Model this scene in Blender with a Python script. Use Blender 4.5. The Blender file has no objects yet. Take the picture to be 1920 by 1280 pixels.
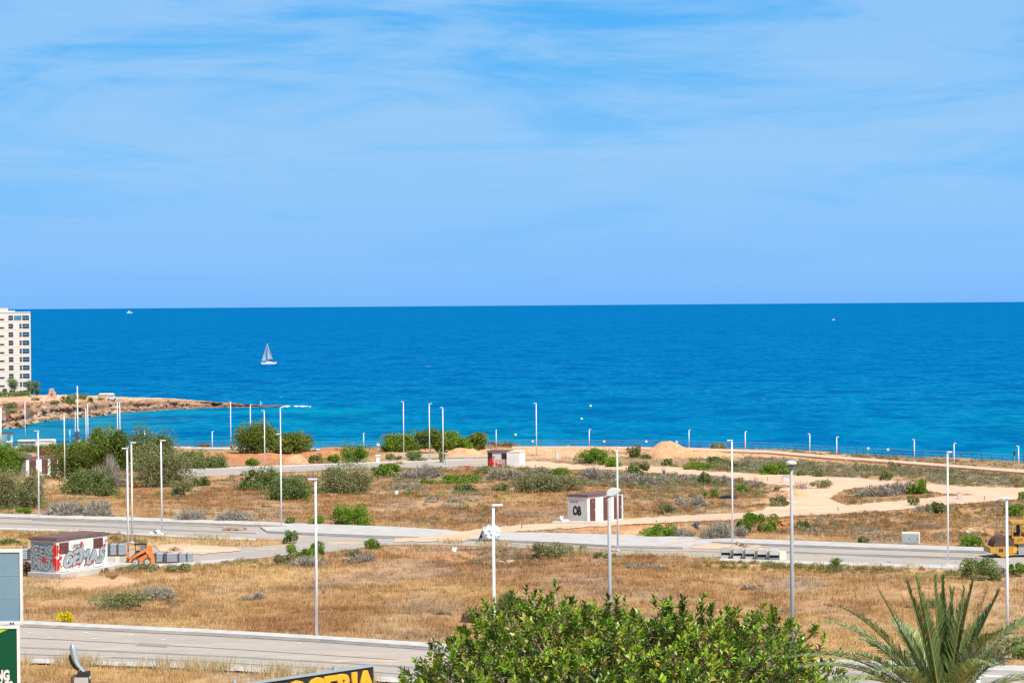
import bpy, bmesh, math, random
import numpy as np
from mathutils import Vector, Matrix
random.seed(7); rng = np.random.default_rng(7)
scene = bpy.context.scene
C = scene.collection
R = math.radians
# ------------------------------------------------------------------ camera
FPX, W0, H0 = 4700.0, 1920.0, 1280.0
CAM = Vector((0, 0, 34.0))
PITCH, ROLL = 68.5 / FPX, 0.0073
_u0 = Vector((0, math.sin(PITCH), math.cos(PITCH))); _r0 = Vector((1, 0, 0))
_f = Vector((0, math.cos(PITCH), -math.sin(PITCH)))
_r = _r0 * math.cos(ROLL) - _u0 * math.sin(ROLL)
_u = _u0 * math.cos(ROLL) + _r0 * math.sin(ROLL)
cd = bpy.data.cameras.new('camera'); cam = bpy.data.objects.new('camera', cd); C.objects.link(cam)
M3 = Matrix((_r, _u, -_f)).transposed()
cam.matrix_world = Matrix.Translation(CAM) @ M3.to_4x4()
cd.sensor_width = 36; cd.lens = FPX / W0 * 36; cd.clip_start = 0.5; cd.clip_end = 300000
scene.camera = cam
# ------------------------------------------------------------------ light
SUN_AZ = (0.64, -0.77); SUN_EL = R(55)
_n = math.hypot(*SUN_AZ)
sun_dir = Vector((SUN_AZ[0]/_n*math.cos(SUN_EL), SUN_AZ[1]/_n*math.cos(SUN_EL), math.sin(SUN_EL)))
sl = bpy.data.lights.new('sun', 'SUN'); sl.energy = 5.0; sl.angle = R(0.53); sl.color = (1, 0.94, 0.84)
so = bpy.data.objects.new('sun', sl); C.objects.link(so)
so.rotation_euler = (-sun_dir).to_track_quat('-Z', 'Y').to_euler()
w = bpy.data.worlds.new('World'); scene.world = w; w.use_nodes = True
nt = w.node_tree; nt.nodes.clear(); N = nt.nodes.new; L = nt.links.new
wo = N('ShaderNodeOutputWorld'); bg = N('ShaderNodeBackground'); sky = N('ShaderNodeTexSky')
sky.sky_type = 'NISHITA'; sky.sun_disc = False; sky.sun_elevation = SUN_EL
sky.sun_rotation = math.atan2(sun_dir.x, sun_dir.y); sky.ozone_density = 2.0; sky.dust_density = 0.4
SKY_S = 0.1
tc = N('ShaderNodeTexCoord'); sp = N('ShaderNodeSeparateXYZ'); L(tc.outputs['Generated'], sp.inputs[0])
def wmath(op, a, b=None, c=None):
    n = N('ShaderNodeMath'); n.operation = op
    for i, v in enumerate((a, b, c)):
        if v is None: continue
        if isinstance(v, (int, float)): n.inputs[i].default_value = v
        else: L(v, n.inputs[i])
    return n.outputs[0]
rampf = wmath('DIVIDE', sp.outputs['Z'], 0.125)
cr = N('ShaderNodeValToRGB'); L(rampf, cr.inputs[0])
e = cr.color_ramp.elements
e[0].position = 0.0; e[0].color = (0.205, 0.49, 0.98, 1)
e[1].position = 1.0; e[1].color = (0.075, 0.43, 0.93, 1)
for p, c in ((0.12, (0.235, 0.52, 0.97, 1)), (0.45, (0.20, 0.545, 0.96, 1)), (0.75, (0.12, 0.48, 0.94, 1))):
    x = e.new(p); x.color = c
# cirrus veils
def cloud(sx, sz, det, lo, hi, rx=0.0, seed=0.0):
    mp = N('ShaderNodeMapping'); mp.inputs['Scale'].default_value = (sx, sx, sz); mp.inputs['Location'].default_value = (seed, seed*0.7, seed*1.3)
    mp.inputs['Rotation'].default_value = (0, rx, 0)
    L(tc.outputs['Generated'], mp.inputs[0])
    nz = N('ShaderNodeTexNoise'); nz.inputs['Scale'].default_value = 1; nz.inputs['Detail'].default_value = det
    nz.inputs['Roughness'].default_value = 0.62; nz.inputs['Distortion'].default_value = 0.6
    L(mp.outputs[0], nz.inputs[0])
    mr = N('ShaderNodeMapRange'); mr.interpolation_type = 'SMOOTHSTEP'
    mr.inputs[1].default_value = lo; mr.inputs[2].default_value = hi
    L(nz.outputs[0], mr.inputs[0]); return mr.outputs[0]
c1 = cloud(7, 40, 9, 0.33, 0.56, R(4), 3.1)
c2 = cloud(18, 150, 10, 0.45, 0.70, R(-3), 8.4)
hgt = N('ShaderNodeMapRange'); hgt.inputs[1].default_value = 0.0; hgt.inputs[2].default_value = 0.06; L(sp.outputs['Z'], hgt.inputs[0])
cm = wmath('MULTIPLY', wmath('ADD', wmath('MULTIPLY', c1, 0.72), wmath('MULTIPLY', c2, 0.13)), hgt.outputs[0])
mixc = N('ShaderNodeMixRGB'); L(cm, mixc.inputs[0]); L(cr.outputs[0], mixc.inputs[1]); mixc.inputs[2].default_value = (0.345, 0.605, 0.93, 1)
sks = N('ShaderNodeVectorMath'); sks.operation = 'SCALE'; sks.inputs['Scale'].default_value = SKY_S; L(sky.outputs[0], sks.inputs[0])
up = N('ShaderNodeMapRange'); up.interpolation_type = 'SMOOTHSTEP'; up.inputs[1].default_value = 0.13; up.inputs[2].default_value = 0.4; L(sp.outputs['Z'], up.inputs[0])
mixu = N('ShaderNodeMixRGB'); L(up.outputs[0], mixu.inputs[0]); L(mixc.outputs[0], mixu.inputs[1]); L(sks.outputs[0], mixu.inputs[2])
L(mixu.outputs[0], bg.inputs[0]); bg.inputs[1].default_value = 0.82; L(bg.outputs[0], wo.inputs[0])
scene.view_settings.view_transform = 'Standard'; scene.view_settings.look = 'None'
scene.view_settings.exposure = 0.3; scene.view_settings.gamma = 1.0
scene.cycles.max_bounces = 5; scene.cycles.diffuse_bounces = 3; scene.cycles.transparent_max_bounces = 6
# ------------------------------------------------------------------ mapping
GA, GB = 18.73, 0.0235                      # the site is one gentle plane falling to the sea
def gz(y): return GA - GB * y
def ray(px, py):
    return (_r * ((px-W0/2)/FPX) + _u * (-(py-H0/2)/FPX) + _f)
def P(px, py, D):                           # world point seen at a photo pixel, D metres ahead
    d = ray(px, py); return CAM + d * (D / d.y)
def G(px, py):                              # world point on the site plane
    d = ray(px, py); t = (GA - CAM.z) / (d.z + GB * d.y); return CAM + d * t
def S(px, py, z=0.0):
    d = ray(px, py); return CAM + d * ((z - CAM.z) / d.z)
_Mw = np.array([list(_r), list(_u), list(_f)])
def proj(x, y, z):
    v = np.stack([x, y, z - CAM.z], -1) @ _Mw.T
    f = np.maximum(v[..., 2], 1e-3)
    return W0/2 + FPX*v[..., 0]/f, H0/2 - FPX*v[..., 1]/f
def ppm(D): return FPX / D
def inpoly(px, py, poly):
    r = np.zeros(px.shape, bool); n = len(poly)
    for i in range(n):
        x1, y1 = poly[i]; x2, y2 = poly[(i+1) % n]
        if y1 == y2: continue
        c = ((y1 > py) != (y2 > py)) & (px < (x2-x1)*(py-y1)/(y2-y1)+x1)
        r ^= c
    return r
def _h(ix, iy, s):
    a = (ix.astype(np.int64)*374761393 + iy.astype(np.int64)*668265263 + s*974711) & 0x7fffffff
    a = ((a ^ (a >> 13)) * 1274126177) & 0x7fffffff
    return ((a ^ (a >> 16)) & 0xffff) / 65535.0
def vnoise(x, y, s=0):
    ix = np.floor(x); iy = np.floor(y); fx = x-ix; fy = y-iy
    fx = fx*fx*(3-2*fx); fy = fy*fy*(3-2*fy)
    a = _h(ix, iy, s); b = _h(ix+1, iy, s); c = _h(ix, iy+1, s); d = _h(ix+1, iy+1, s)
    return (a*(1-fx)+b*fx)*(1-fy) + (c*(1-fx)+d*fx)*fy
def fbm(x, y, o=4, s=0):
    t = 0; a = 1; m = 0
    for i in range(o):
        t = t + a*vnoise(x, y, s+i*17); m += a; a *= .5; x = x*2.03+5.1; y = y*2.03+3.3
    return t/m
def sstep(a, b, x):
    t = np.clip((x-a)/(b-a), 0, 1); return t*t*(3-2*t)
# ------------------------------------------------------------------ materials
def newmat(name):
    m = bpy.data.materials.new(name); m.use_nodes = True; return m
def mat(name, col, rough=0.7, metal=0.0, noise=0.0, nscale=3.0, bump=0.0, col2=None, spec=0.4, det=4, stretch=None, attr=None):
    m = newmat(name); t = m.node_tree; b = t.nodes['Principled BSDF']
    b.inputs['Roughness'].default_value = rough; b.inputs['Metallic'].default_value = metal
    b.inputs['Specular IOR Level'].default_value = spec
    b.inputs['Base Color'].default_value = (*col, 1)
    src = None
    if attr:
        a = t.nodes.new('ShaderNodeAttribute'); a.attribute_name = attr; src = a.outputs['Color']; t.links.new(src, b.inputs['Base Color'])
    if noise > 0 or bump > 0 or col2:
        g = t.nodes.new('ShaderNodeNewGeometry'); mp = t.nodes.new('ShaderNodeMapping')
        t.links.new(g.outputs['Position'], mp.inputs[0])
        if stretch: mp.inputs['Scale'].default_value = stretch
        n = t.nodes.new('ShaderNodeTexNoise'); n.inputs['Scale'].default_value = nscale; n.inputs['Detail'].default_value = det
        n.inputs['Roughness'].default_value = 0.65
        t.links.new(mp.outputs[0], n.inputs[0])
        if col2:
            r = t.nodes.new('ShaderNodeValToRGB'); r.color_ramp.elements[0].position = .35; r.color_ramp.elements[1].position = .65
            r.color_ramp.elements[0].color = (*col, 1); r.color_ramp.elements[1].color = (*col2, 1)
            t.links.new(n.outputs[0], r.inputs[0]); t.links.new(r.outputs[0], b.inputs['Base Color'])
        elif noise > 0:
            mr = t.nodes.new('ShaderNodeMapRange'); mr.inputs[1].default_value = .3; mr.inputs[2].default_value = .7
            mr.inputs[3].default_value = 1-noise; mr.inputs[4].default_value = 1+noise
            t.links.new(n.outputs[0], mr.inputs[0])
            mx = t.nodes.new('ShaderNodeVectorMath'); mx.operation = 'SCALE'
            if src: t.links.new(src, mx.inputs[0])
            else: mx.inputs[0].default_value = col
            t.links.new(mr.outputs[0], mx.inputs['Scale']); t.links.new(mx.outputs[0], b.inputs['Base Color'])
        if bump > 0:
            bp = t.nodes.new('ShaderNodeBump'); bp.inputs['Strength'].default_value = 1; bp.inputs['Distance'].default_value = bump
            t.links.new(n.outputs[0], bp.inputs['Height']); t.links.new(bp.outputs[0], b.inputs['Normal'])
    return m
def leafmat(name, trans=0.25, rough=0.6, gloss=0.0):
    m = newmat(name); t = m.node_tree; b = t.nodes['Principled BSDF']
    a = t.nodes.new('ShaderNodeAttribute'); a.attribute_name = 'Col'
    t.links.new(a.outputs['Color'], b.inputs['Base Color']); b.inputs['Roughness'].default_value = rough
    b.inputs['Specular IOR Level'].default_value = gloss
    tr = t.nodes.new('ShaderNodeBsdfTranslucent'); t.links.new(a.outputs['Color'], tr.inputs[0])
    mx = t.nodes.new('ShaderNodeMixShader'); mx.inputs[0].default_value = trans
    t.links.new(b.outputs[0], mx.inputs[1]); t.links.new(tr.outputs[0], mx.inputs[2])
    t.links.new(mx.outputs[0], t.nodes['Material Output'].inputs[0]); return m
MT = {}
MT['ground'] = mat('ground_soil', (.4, .3, .2), .95, noise=.22, nscale=1.6, bump=.05, attr='Col', spec=.1, det=8)
MT['asphalt'] = mat('asphalt', (.37, .34, .31), .9, bump=.006, spec=.15, det=9, stretch=(.25, 1.1, 1), nscale=.30, col2=(.45, .395, .34))
def speckle(m, scale, amt, stretch=(1, 1, 1)):
    t = m.node_tree; b = t.nodes['Principled BSDF']; l0 = b.inputs['Base Color'].links
    g = t.nodes.new('ShaderNodeNewGeometry'); mp = t.nodes.new('ShaderNodeMapping'); mp.inputs['Scale'].default_value = stretch; t.links.new(g.outputs['Position'], mp.inputs[0])
    n = t.nodes.new('ShaderNodeTexNoise'); n.inputs['Scale'].default_value = scale; n.inputs['Detail'].default_value = 6; n.inputs['Roughness'].default_value = .8; t.links.new(mp.outputs[0], n.inputs[0])
    mr = t.nodes.new('ShaderNodeMapRange'); mr.inputs[1].default_value = .3; mr.inputs[2].default_value = .7; mr.inputs[3].default_value = 1-amt; mr.inputs[4].default_value = 1+amt; t.links.new(n.outputs[0], mr.inputs[0])
    mx = t.nodes.new('ShaderNodeVectorMath'); mx.operation = 'SCALE'; t.links.new(l0[0].from_socket, mx.inputs[0]); t.links.new(mr.outputs[0], mx.inputs['Scale']); t.links.new(mx.outputs[0], b.inputs['Base Color'])
speckle(MT['asphalt'], 1.3, .18, (.4, 1.5, 1))
MT['paving'] = mat('concrete_paving', (.50, .48, .455), .85, noise=.16, nscale=.8, spec=.25, det=8)
MT['kerb'] = mat('kerb_concrete', (.54, .52, .485), .85, noise=.2, nscale=1.2, spec=.25, det=6)
MT['sand'] = mat('sandy_track', (.72, .46, .32), .95, noise=.26, nscale=.6, bump=.04, spec=.1, det=8, stretch=(.4, 1.3, 1))
MT['seam'] = mat('tar_seam', (.12, .10, .09), .8, noise=.3, nscale=2)
MT['heap'] = mat('dirt', (.62, .36, .20), .95, noise=.25, nscale=1.3, bump=.25, spec=.1, det=8)
MT['redheap'] = mat('red_dirt', (.46, .21, .10), .95, noise=.3, nscale=.9, bump=.25, spec=.1, det=8)
MT['rock'] = mat('limestone_rock', (.50, .36, .24), .9, noise=.4, nscale=1.5, bump=.2, spec=.15, det=8)
MT['pole'] = mat('white_pole_paint', (.86, .87, .88), .45, noise=.05, nscale=2)
MT['greypole'] = mat('grey_pole_paint', (.36, .38, .39), .45, noise=.08, nscale=2)
MT['head'] = mat('lamp_head_paint', (.74, .77, .80), .4)
MT['oldhead'] = mat('pale_green_lamp_shell', (.62, .70, .66), .4)
MT['glassy'] = mat('frosted_lens', (.5, .52, .5), .25)
MT['white'] = mat('white_render', (.80, .78, .74), .8, noise=.07, nscale=1.2, spec=.25)
MT['offwhite'] = mat('dull_white_render', (.66, .64, .61), .8, noise=.12, nscale=1.2, spec=.25)
MT['brown'] = mat('brown_metal', (.13, .055, .05), .6, noise=.15, nscale=3)
MT['roofbrown'] = mat('mauve_roof', (.17, .10, .095), .8, noise=.2, nscale=1.5)
MT['concrete'] = mat('concrete', (.52, .50, .46), .9, noise=.15, nscale=1.5, bump=.01)
MT['black'] = mat('black_paint', (.02, .02, .025), .6)
MT['dark'] = mat('dark_void', (.03, .028, .03), .8)
MT['rubber'] = mat('dusty_rubber', (.12, .11, .10), .9, noise=.3, nscale=6)
MT['orange'] = mat('orange_paint', (.85, .22, .045), .5, noise=.15, nscale=3)
MT['yellow'] = mat('machine_yellow', (.52, .28, .04), .5, noise=.18, nscale=3)
MT['red'] = mat('red_paint', (.75, .02, .02), .6)
MT['silver'] = mat('grey_spray_paint', (.34, .40, .43), .6, noise=.12, nscale=2)
MT['ink'] = mat('dark_spray_paint', (.05, .07, .09), .7)
MT['paintwhite'] = mat('white_spray_paint', (.76, .74, .71), .7, noise=.10, nscale=2)
MT['glass'] = mat('window_glass', (.06, .23, .36), .12, spec=.8)
MT['shade'] = mat('grey_shutter', (.19, .21, .25), .7)
MT['cream'] = mat('cream_facade', (.84, .70, .56), .8, noise=.05, nscale=.3, spec=.2)
MT['leaf'] = leafmat('leaf'); MT['grass'] = leafmat('dry_grass_blade', .3); MT['twig'] = leafmat('dead_twig', .0)
MT['bigleaf'] = leafmat('glossy_leaf', .22, .35, .45)
MT['palm'] = leafmat('palm_leaflet', .2, .45, .3)
MT['bark'] = mat('bark', (.13, .095, .07), .9, noise=.3, nscale=4, bump=.03)
MT['block'] = mat('grey_paver_pallet', (.36, .39, .42), .85, noise=.1, nscale=4)
MT['blockdark'] = mat('dark_blue_paver', (.10, .115, .14), .8, noise=.1, nscale=4)
MT['bag'] = mat('white_woven_plastic', (.74, .78, .80), .6, noise=.12, nscale=3, bump=.05)
MT['wire'] = mat('galvanised_wire', (.42, .47, .5), .5)
MT['sail'] = mat('pale_sailcloth', (.33, .42, .52), .7)
MT['hull'] = mat('white_gelcoat', (.70, .73, .76), .3)
MT['navy'] = mat('navy_canvas', (.03, .05, .14), .7)
MT['buoy'] = mat('pale_yellow_buoy', (.85, .80, .38), .5)
MT['foam'] = mat('sea_foam', (.85, .88, .9), .8, noise=.1, nscale=2)
MT['teal'] = mat('teal_panel', (.16, .40, .45), .6)
MT['bluegrey'] = mat('blue_grey_blank_panel', (.20, .33, .42), .45, noise=.05, nscale=.7)
MT['signgreen'] = mat('dark_green_panel', (.008, .085, .04), .8, spec=.1)
MT['lime'] = mat('lime_panel', (.42, .62, .03), .5)
MT['signblack'] = mat('black_sign_panel', (.022, .025, .032), .45)
MT['signyellow'] = mat('amber_letters', (.90, .42, .03), .45)
MT['steel'] = mat('pale_galvanised_sheet', (.42, .52, .56), .38, metal=.35, noise=.08, nscale=3)
MT['rust'] = mat('rusty_steel', (.12, .07, .045), .8, noise=.3, nscale=5)
MT['stone'] = mat('ruin_stone', (.52, .36, .27), .9, noise=.35, nscale=1.2, bump=.15)
MT['marking'] = mat('white_road_paint', (.74, .74, .74), .7, noise=.12, nscale=2)
MT['pinkpave'] = mat('pink_paving', (.60, .40, .35), .85, noise=.15, nscale=1)
# ------------------------------------------------------------------ object helpers
def tag(o, label=None, cat=None, group=None, kind=None):
    if label: o['label'] = label
    if cat: o['category'] = cat
    if group: o['group'] = group
    if kind: o['kind'] = kind
    return o
def empty(name, loc, rz=0.0, label=None, cat=None, group=None, sc=1.0):
    o = bpy.data.objects.new(name, None); C.objects.link(o); o.location = loc; o.rotation_euler = (0, 0, rz); o.empty_display_size = .3
    o.scale = (sc, sc, sc); return tag(o, label, cat, group)
def link(name, me, parent=None, m=None):
    o = bpy.data.objects.new(name, me); C.objects.link(o); o.parent = parent
    if m is not None and not me.materials:
        for k in (m if isinstance(m, (list, tuple)) else [m]): me.materials.append(MT[k] if isinstance(k, str) else k)
    return o
def npmesh(name, V, F, cols=None, smooth=False):
    V = np.asarray(V, np.float32); F = np.asarray(F, np.int32); k = F.shape[1]
    me = bpy.data.meshes.new(name); me.vertices.add(len(V)); me.vertices.foreach_set('co', V.ravel())
    me.loops.add(F.size); me.loops.foreach_set('vertex_index', F.ravel())
    me.polygons.add(len(F)); me.polygons.foreach_set('loop_start', np.arange(0, F.size, k, dtype=np.int32))
    if smooth: me.polygons.foreach_set('use_smooth', np.ones(len(F), bool))
    me.update(calc_edges=True)
    if cols is not None:
        a = me.color_attributes.new('Col', 'FLOAT_COLOR', 'POINT')
        c4 = np.ones((len(V), 4), np.float32); c4[:, :3] = cols; a.data.foreach_set('color', c4.ravel())
    return me
class MB:
    """collects shapes, builds one mesh object"""
    def __init__(s): s.b = bmesh.new(); s.mi = 0
    def _m(s, vs):
        fs = {f for v in vs for f in v.link_faces}
        for f in fs: f.material_index = s.mi
    def box(s, x0, x1, y0, y1, z0, z1, rot=None, bev=0.0):
        m = Matrix.Translation(((x0+x1)/2, (y0+y1)/2, (z0+z1)/2)) @ (rot or Matrix.Identity(4)) @ Matrix.Diagonal((x1-x0, y1-y0, z1-z0, 1))
        vs = bmesh.ops.create_cube(s.b, size=1, matrix=m)['verts']; s._m(vs)
        if bev > 0:
            es = list({e for v in vs for e in v.link_edges})
            bmesh.ops.bevel(s.b, geom=es, offset=bev, segments=2, affect='EDGES')
        return s
    def cyl(s, p0, p1, r0, r1=None, n=12, caps=True):
        p0 = Vector(p0); p1 = Vector(p1); d = p1-p0
        m = Matrix.Translation((p0+p1)/2) @ d.to_track_quat('Z', 'Y').to_matrix().to_4x4()
        vs = bmesh.ops.create_cone(s.b, cap_ends=caps, segments=n, radius1=r0, radius2=r0 if r1 is None else r1, depth=d.length, matrix=m)['verts']
        s._m(vs); return s
    def ell(s, c, r, sub=2, rot=None):
        m = Matrix.Translation(c) @ (rot or Matrix.Identity(4)) @ Matrix.Diagonal((*r, 1))
        vs = bmesh.ops.create_icosphere(s.b, subdivisions=sub, radius=1, matrix=m)['verts']; s._m(vs); return s
    def prism(s, pts, axis, a, b):
        """outline pts in the plane perpendicular to axis ('x','y','z') extruded a..b"""
        def mk(p, t):
            return {'x': (t, p[0], p[1]), 'y': (p[0], t, p[1]), 'z': (p[0], p[1], t)}[axis]
        v0 = [s.b.verts.new(mk(p, a)) for p in pts]; v1 = [s.b.verts.new(mk(p, b)) for p in pts]
        n = len(pts); fs = [s.b.faces.new(v0), s.b.faces.new(v1[::-1])]
        for i in range(n): fs.append(s.b.faces.new((v0[i], v1[i], v1[(i+1) % n], v0[(i+1) % n])))
        for f in fs: f.material_index = s.mi
        return s
    def mesh(s, name, smooth=False):
        bmesh.ops.recalc_face_normals(s.b, faces=s.b.faces)
        me = bpy.data.meshes.new(name); s.b.to_mesh(me); s.b.free()
        if smooth: me.polygons.foreach_set('use_smooth', np.ones(len(me.polygons), bool))
        return me
    def build(s, name, m, parent=None, smooth=False):
        return link(name, s.mesh(name, smooth), parent, m)
def copy_tree(o, parent=None):
    c = o.copy(); C.objects.link(c); c.parent = parent
    for ch in list(o.children): copy_tree(ch, c)
    return c
def textmesh(body, size, off=0.0, ext=0.01, space=1.0, shear=0.0, bevel=0.0, align='LEFT'):
    cu = bpy.data.curves.new('txt', 'FONT'); cu.body = body; cu.size = size; cu.offset = off; cu.extrude = ext
    cu.space_character = space; cu.shear = shear; cu.resolution_u = 3; cu.align_x = align
    if bevel: cu.bevel_depth = bevel
    o = bpy.data.objects.new('txt', cu); C.objects.link(o); bpy.context.view_layer.update()
    me = bpy.data.meshes.new_from_object(o); bpy.data.objects.remove(o); bpy.data.curves.remove(cu); return me
def text(body, size, loc, rot, m, parent=None, name='lettering', sx=1.0, **k):
    o = link(name, textmesh(body, size, **k), None, None); o.data.materials.clear(); o.data.materials.append(MT[m])
    o.location = loc; o.rotation_euler = rot; o.scale = (sx, 1, 1); o.parent = parent; return o
# ------------------------------------------------------------------ site layout (photo pixels, projected on the site plane)
def band(top, bot): return list(top) + list(bot)[::-1]
A_WALK = band([(-400,1147),(38,1167),(200,1175),(400,1184.5),(600,1196),(830,1211),(1200,1229),(1560,1241),(1680,1245),(1920,1253),(2300,1266)],
              [(-400,1152),(38,1173.5),(200,1181.5),(400,1191),(600,1202.5),(830,1219),(1200,1237),(1560,1249),(1680,1254),(1920,1263),(2300,1277)])
A_ROAD = band([(-400,1152),(38,1173.5),(200,1181.5),(400,1191),(600,1202.5),(830,1219),(1200,1237),(1560,1249),(1680,1254),(1920,1263),(2300,1277)],
              [(-400,1222),(38,1237),(200,1242),(300,1245.5),(420,1250),(600,1262),(830,1280),(1200,1310),(1560,1330),(1680,1336),(1920,1350),(2300,1370)])
A_WALK2 = band([(-400,1222),(38,1237),(200,1242),(300,1245.5),(420,1250),(600,1262),(830,1280)],
               [(-400,1230),(38,1245),(200,1250),(300,1253.5),(420,1259),(600,1271),(830,1290)])
B_WALK = band([(-400,948),(0,965),(250,972),(480,980),(545,983)], [(-400,953),(0,970.5),(250,978),(480,986),(545,989)])
B_PAVE = [(545,983),(620,985.5),(740,990),(840,996),(862,999),(785,1009),(700,1006.5),(640,1004),(565,1001),(500,998),(488,990),(545,989)]
B_ROAD = [(-400,953),(0,970.5),(250,978),(480,986),(488,990),(500,998),(565,1001),(785,1009),(862,999),(925,1000),(875,1012),(1000,1017),(1150,1025),(1280,1027.5),(1335,1018),
          (1480,1023.5),(1600,1028),(1850,1036),(2300,1050),(2300,1082),(1850,1063),(1700,1060),(1600,1057),(1480,1053),(1350,1049),(1200,1045),(1060,1036),(960,1025.5),(800,1021),(715,1022),(640,1033),
          (540,1041),(480,1047),(370,1058),(290,1064),(200,1066),(40,1062),(-400,1042),(-400,1014),(0,1030),(60,1031),(235,1034),(290,1026),(380,1024),(480,1025),(545,1021),(556,1018),(545,1013),(480,1012),(400,1009),(300,1005),(170,997),(0,992),(-400,974)]
B_KERB = band([(-400,974),(0,990.5),(170,996),(300,1003.5),(400,1008.5),(480,1011)], [(-400,977),(0,994),(170,999.5),(300,1007),(400,1012),(480,1014)])
C_KERB = band([(258,1062),(300,1060),(370,1054),(440,1049)], [(258,1066),(300,1064.5),(370,1058),(440,1052)])
B_WALK3 = band([(925,1000),(1000,1000.5),(1180,1005),(1270,1008),(1440,1014),(1600,1020),(1860,1029.5),(2300,1044)],
               [(875,1012),(1000,1017),(1150,1025),(1280,1027.5),(1335,1018),(1480,1023.5),(1600,1028),(1850,1036),(2300,1050)])
B_KERB3 = band([(1350,1049),(1480,1053),(1600,1057),(1700,1060),(1850,1063),(2300,1082)], [(1350,1053),(1480,1058),(1600,1062.5),(1700,1066),(1850,1069),(2300,1090)])
D_ROAD = band([(330,882),(470,877),(600,872),(700,868.5),(800,865),(870,863),(975,863)], [(330,897),(480,888),(600,883),(660,879),(800,877),(860,875.5),(975,874)])
D_KERB = band([(330,880.5),(470,875.3),(600,870.5),(700,867),(800,863.5),(870,861.5),(975,861.5)], [(330,882),(470,877),(600,872),(700,868.5),(800,865),(870,863),(975,863)])
D2_ROAD = [(740,852),(960,852.5),(1010,860),(960,859),(800,858.5),(740,857)]
E_TRACK = band([(958,868),(1000,864),(1090,872),(1200,874),(1260,876),(1330,884),(1440,890),(1530,893),(1620,898),(1720,905),(1800,912),(1940,916),(2300,930)],
               [(958,875),(1030,881),(1150,880),(1240,888),(1330,893),(1400,902),(1440,908),(1500,911),(1610,915),(1700,914),(1770,926),(1940,930),(2300,940)])
E_LINK = [(1500,908),(1610,913),(1575,922),(1556,935),(1590,950),(1560,958),(1440,966),(1420,962),(1440,950),(1485,935),(1475,921),(1440,918),(1490,914)]
F_TRACK = band([(740,1009),(790,1008),(850,998),(990,983),(1050,980),(1160,974),(1330,964),(1390,962),(1500,950),(1590,948),(1640,943),(1700,938),(1760,932),(1940,922),(2300,930)],
               [(740,1016),(800,1016),(860,1013),(915,1001),(975,997),(1060,991),(1160,985),(1300,978),(1400,974),(1500,968),(1600,962),(1700,955),(1800,945),(1940,935),(2300,950)])
PROM = band([(960,839),(1100,839),(1290,842),(1440,846.5),(1560,857),(1700,867),(1920,884),(2300,915)], [(960,842),(1100,842),(1290,846),(1440,851),(1560,861.5),(1700,871.5),(1920,889),(2300,920)])
PROM_L = band([(-400,838),(280,839),(420,841),(600,843)], [(-400,841),(280,842),(420,844),(600,845.5)])
SANDPATCH = [(290,1023),(330,1019),(370,1022),(440,1027),(455,1033),(380,1040),(300,1034)]
ALLP = [A_WALK, A_ROAD, A_WALK2, B_WALK, B_PAVE, B_ROAD, B_KERB, C_KERB, B_WALK3, B_KERB3, D_ROAD, D_KERB, D2_ROAD, E_TRACK, E_LINK, F_TRACK, PROM, PROM_L]
# bare soil areas (soft-edged, part of the ground): cx, cy, rx, ry, strength, colour key
SOIL = [(180,1093,110,13,1.0,'s'),(320,1050,60,9,.5,'s'),(500,862,150,12,1.0,'r'),(560,852,110,8,.7,'r'),(420,893,70,8,.9,'s'),(560,890,110,5,.6,'s'),(690,888,70,7,.7,'s'),
        (1180,992,130,9,1.0,'o'),(1060,987,70,5,.6,'s'),(740,1038,70,9,.6,'o'),(820,1048,80,10,.6,'o'),(1080,1048,60,8,.4,'o'),(940,855,90,14,.9,'s'),(1060,850,110,12,1,'s'),
        (1280,846,130,13,1,'s'),(1350,854,130,10,.9,'s'),(1470,854,120,7,.9,'s'),(1600,862,160,6,.7,'o'),(1620,873,80,12,.6,'o'),(1500,930,60,25,.7,'s'),(1460,945,50,18,.6,'s'),
        (1700,1068,90,7,.9,'s'),(1640,1066,60,5,.8,'o'),(1560,980,90,9,.5,'o'),(1830,1000,80,8,.6,'o'),(920,905,60,8,.6,'o'),(870,868,90,12,.6,'s'),(1110,915,70,8,.5,'o'),
        (1260,905,90,7,.5,'o'),(1200,880,80,8,.5,'s'),(1600,910,260,30,.35,'s'),(820,850,120,8,.8,'s'),(640,845,100,5,.8,'r'),(1900,905,120,10,.4,'o'),(30,1063,70,5,.6,'o'),
        (330,1082,40,8,.5,'s'),(60,905,30,6,.6,'o'),(105,905,30,6,.7,'s'),(940,1052,40,6,.5,'s'),(1450,1062,100,4,.4,'s'),(1850,1165,80,10,.4,'s')]
SC = {'s': (.62,.38,.22), 'o': (.56,.29,.14), 'r': (.44,.20,.10)}
# coast edge of the site: y as a function of x
_ed = [(-2500,840),(-400,840),(0,839.5),(200,838),(330,837.5),(480,838),(560,840),(700,839),(960,836.5),(1230,837),(1440,842),(1560,849),(1640,854),(1800,861),(1920,867),(2300,880),(2900,905)]
_ep = [G(*p) for p in _ed[1:]]
_ex = np.array([-900]+[p.x for p in _ep]+[1500]); _ey = np.array([486]+[p.y for p in _ep]+[300.])
_o = np.argsort(_ex); _ex = _ex[_o]; _ey = _ey[_o]
def edge(x): return np.interp(x, _ex, _ey) + (vnoise(x*.11, x*0, 5)-.5)*4 + (vnoise(x*.5, x*0, 6)-.5)*1.2
def blocked(px, py, mx=4, my=2.5):
    r = np.zeros(px.shape, bool)
    for p in ALLP:
        for dx, dy in ((0,0),(mx,0),(-mx,0),(0,my),(0,-my)): r |= inpoly(px+dx, py+dy, p)
    return r
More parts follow.
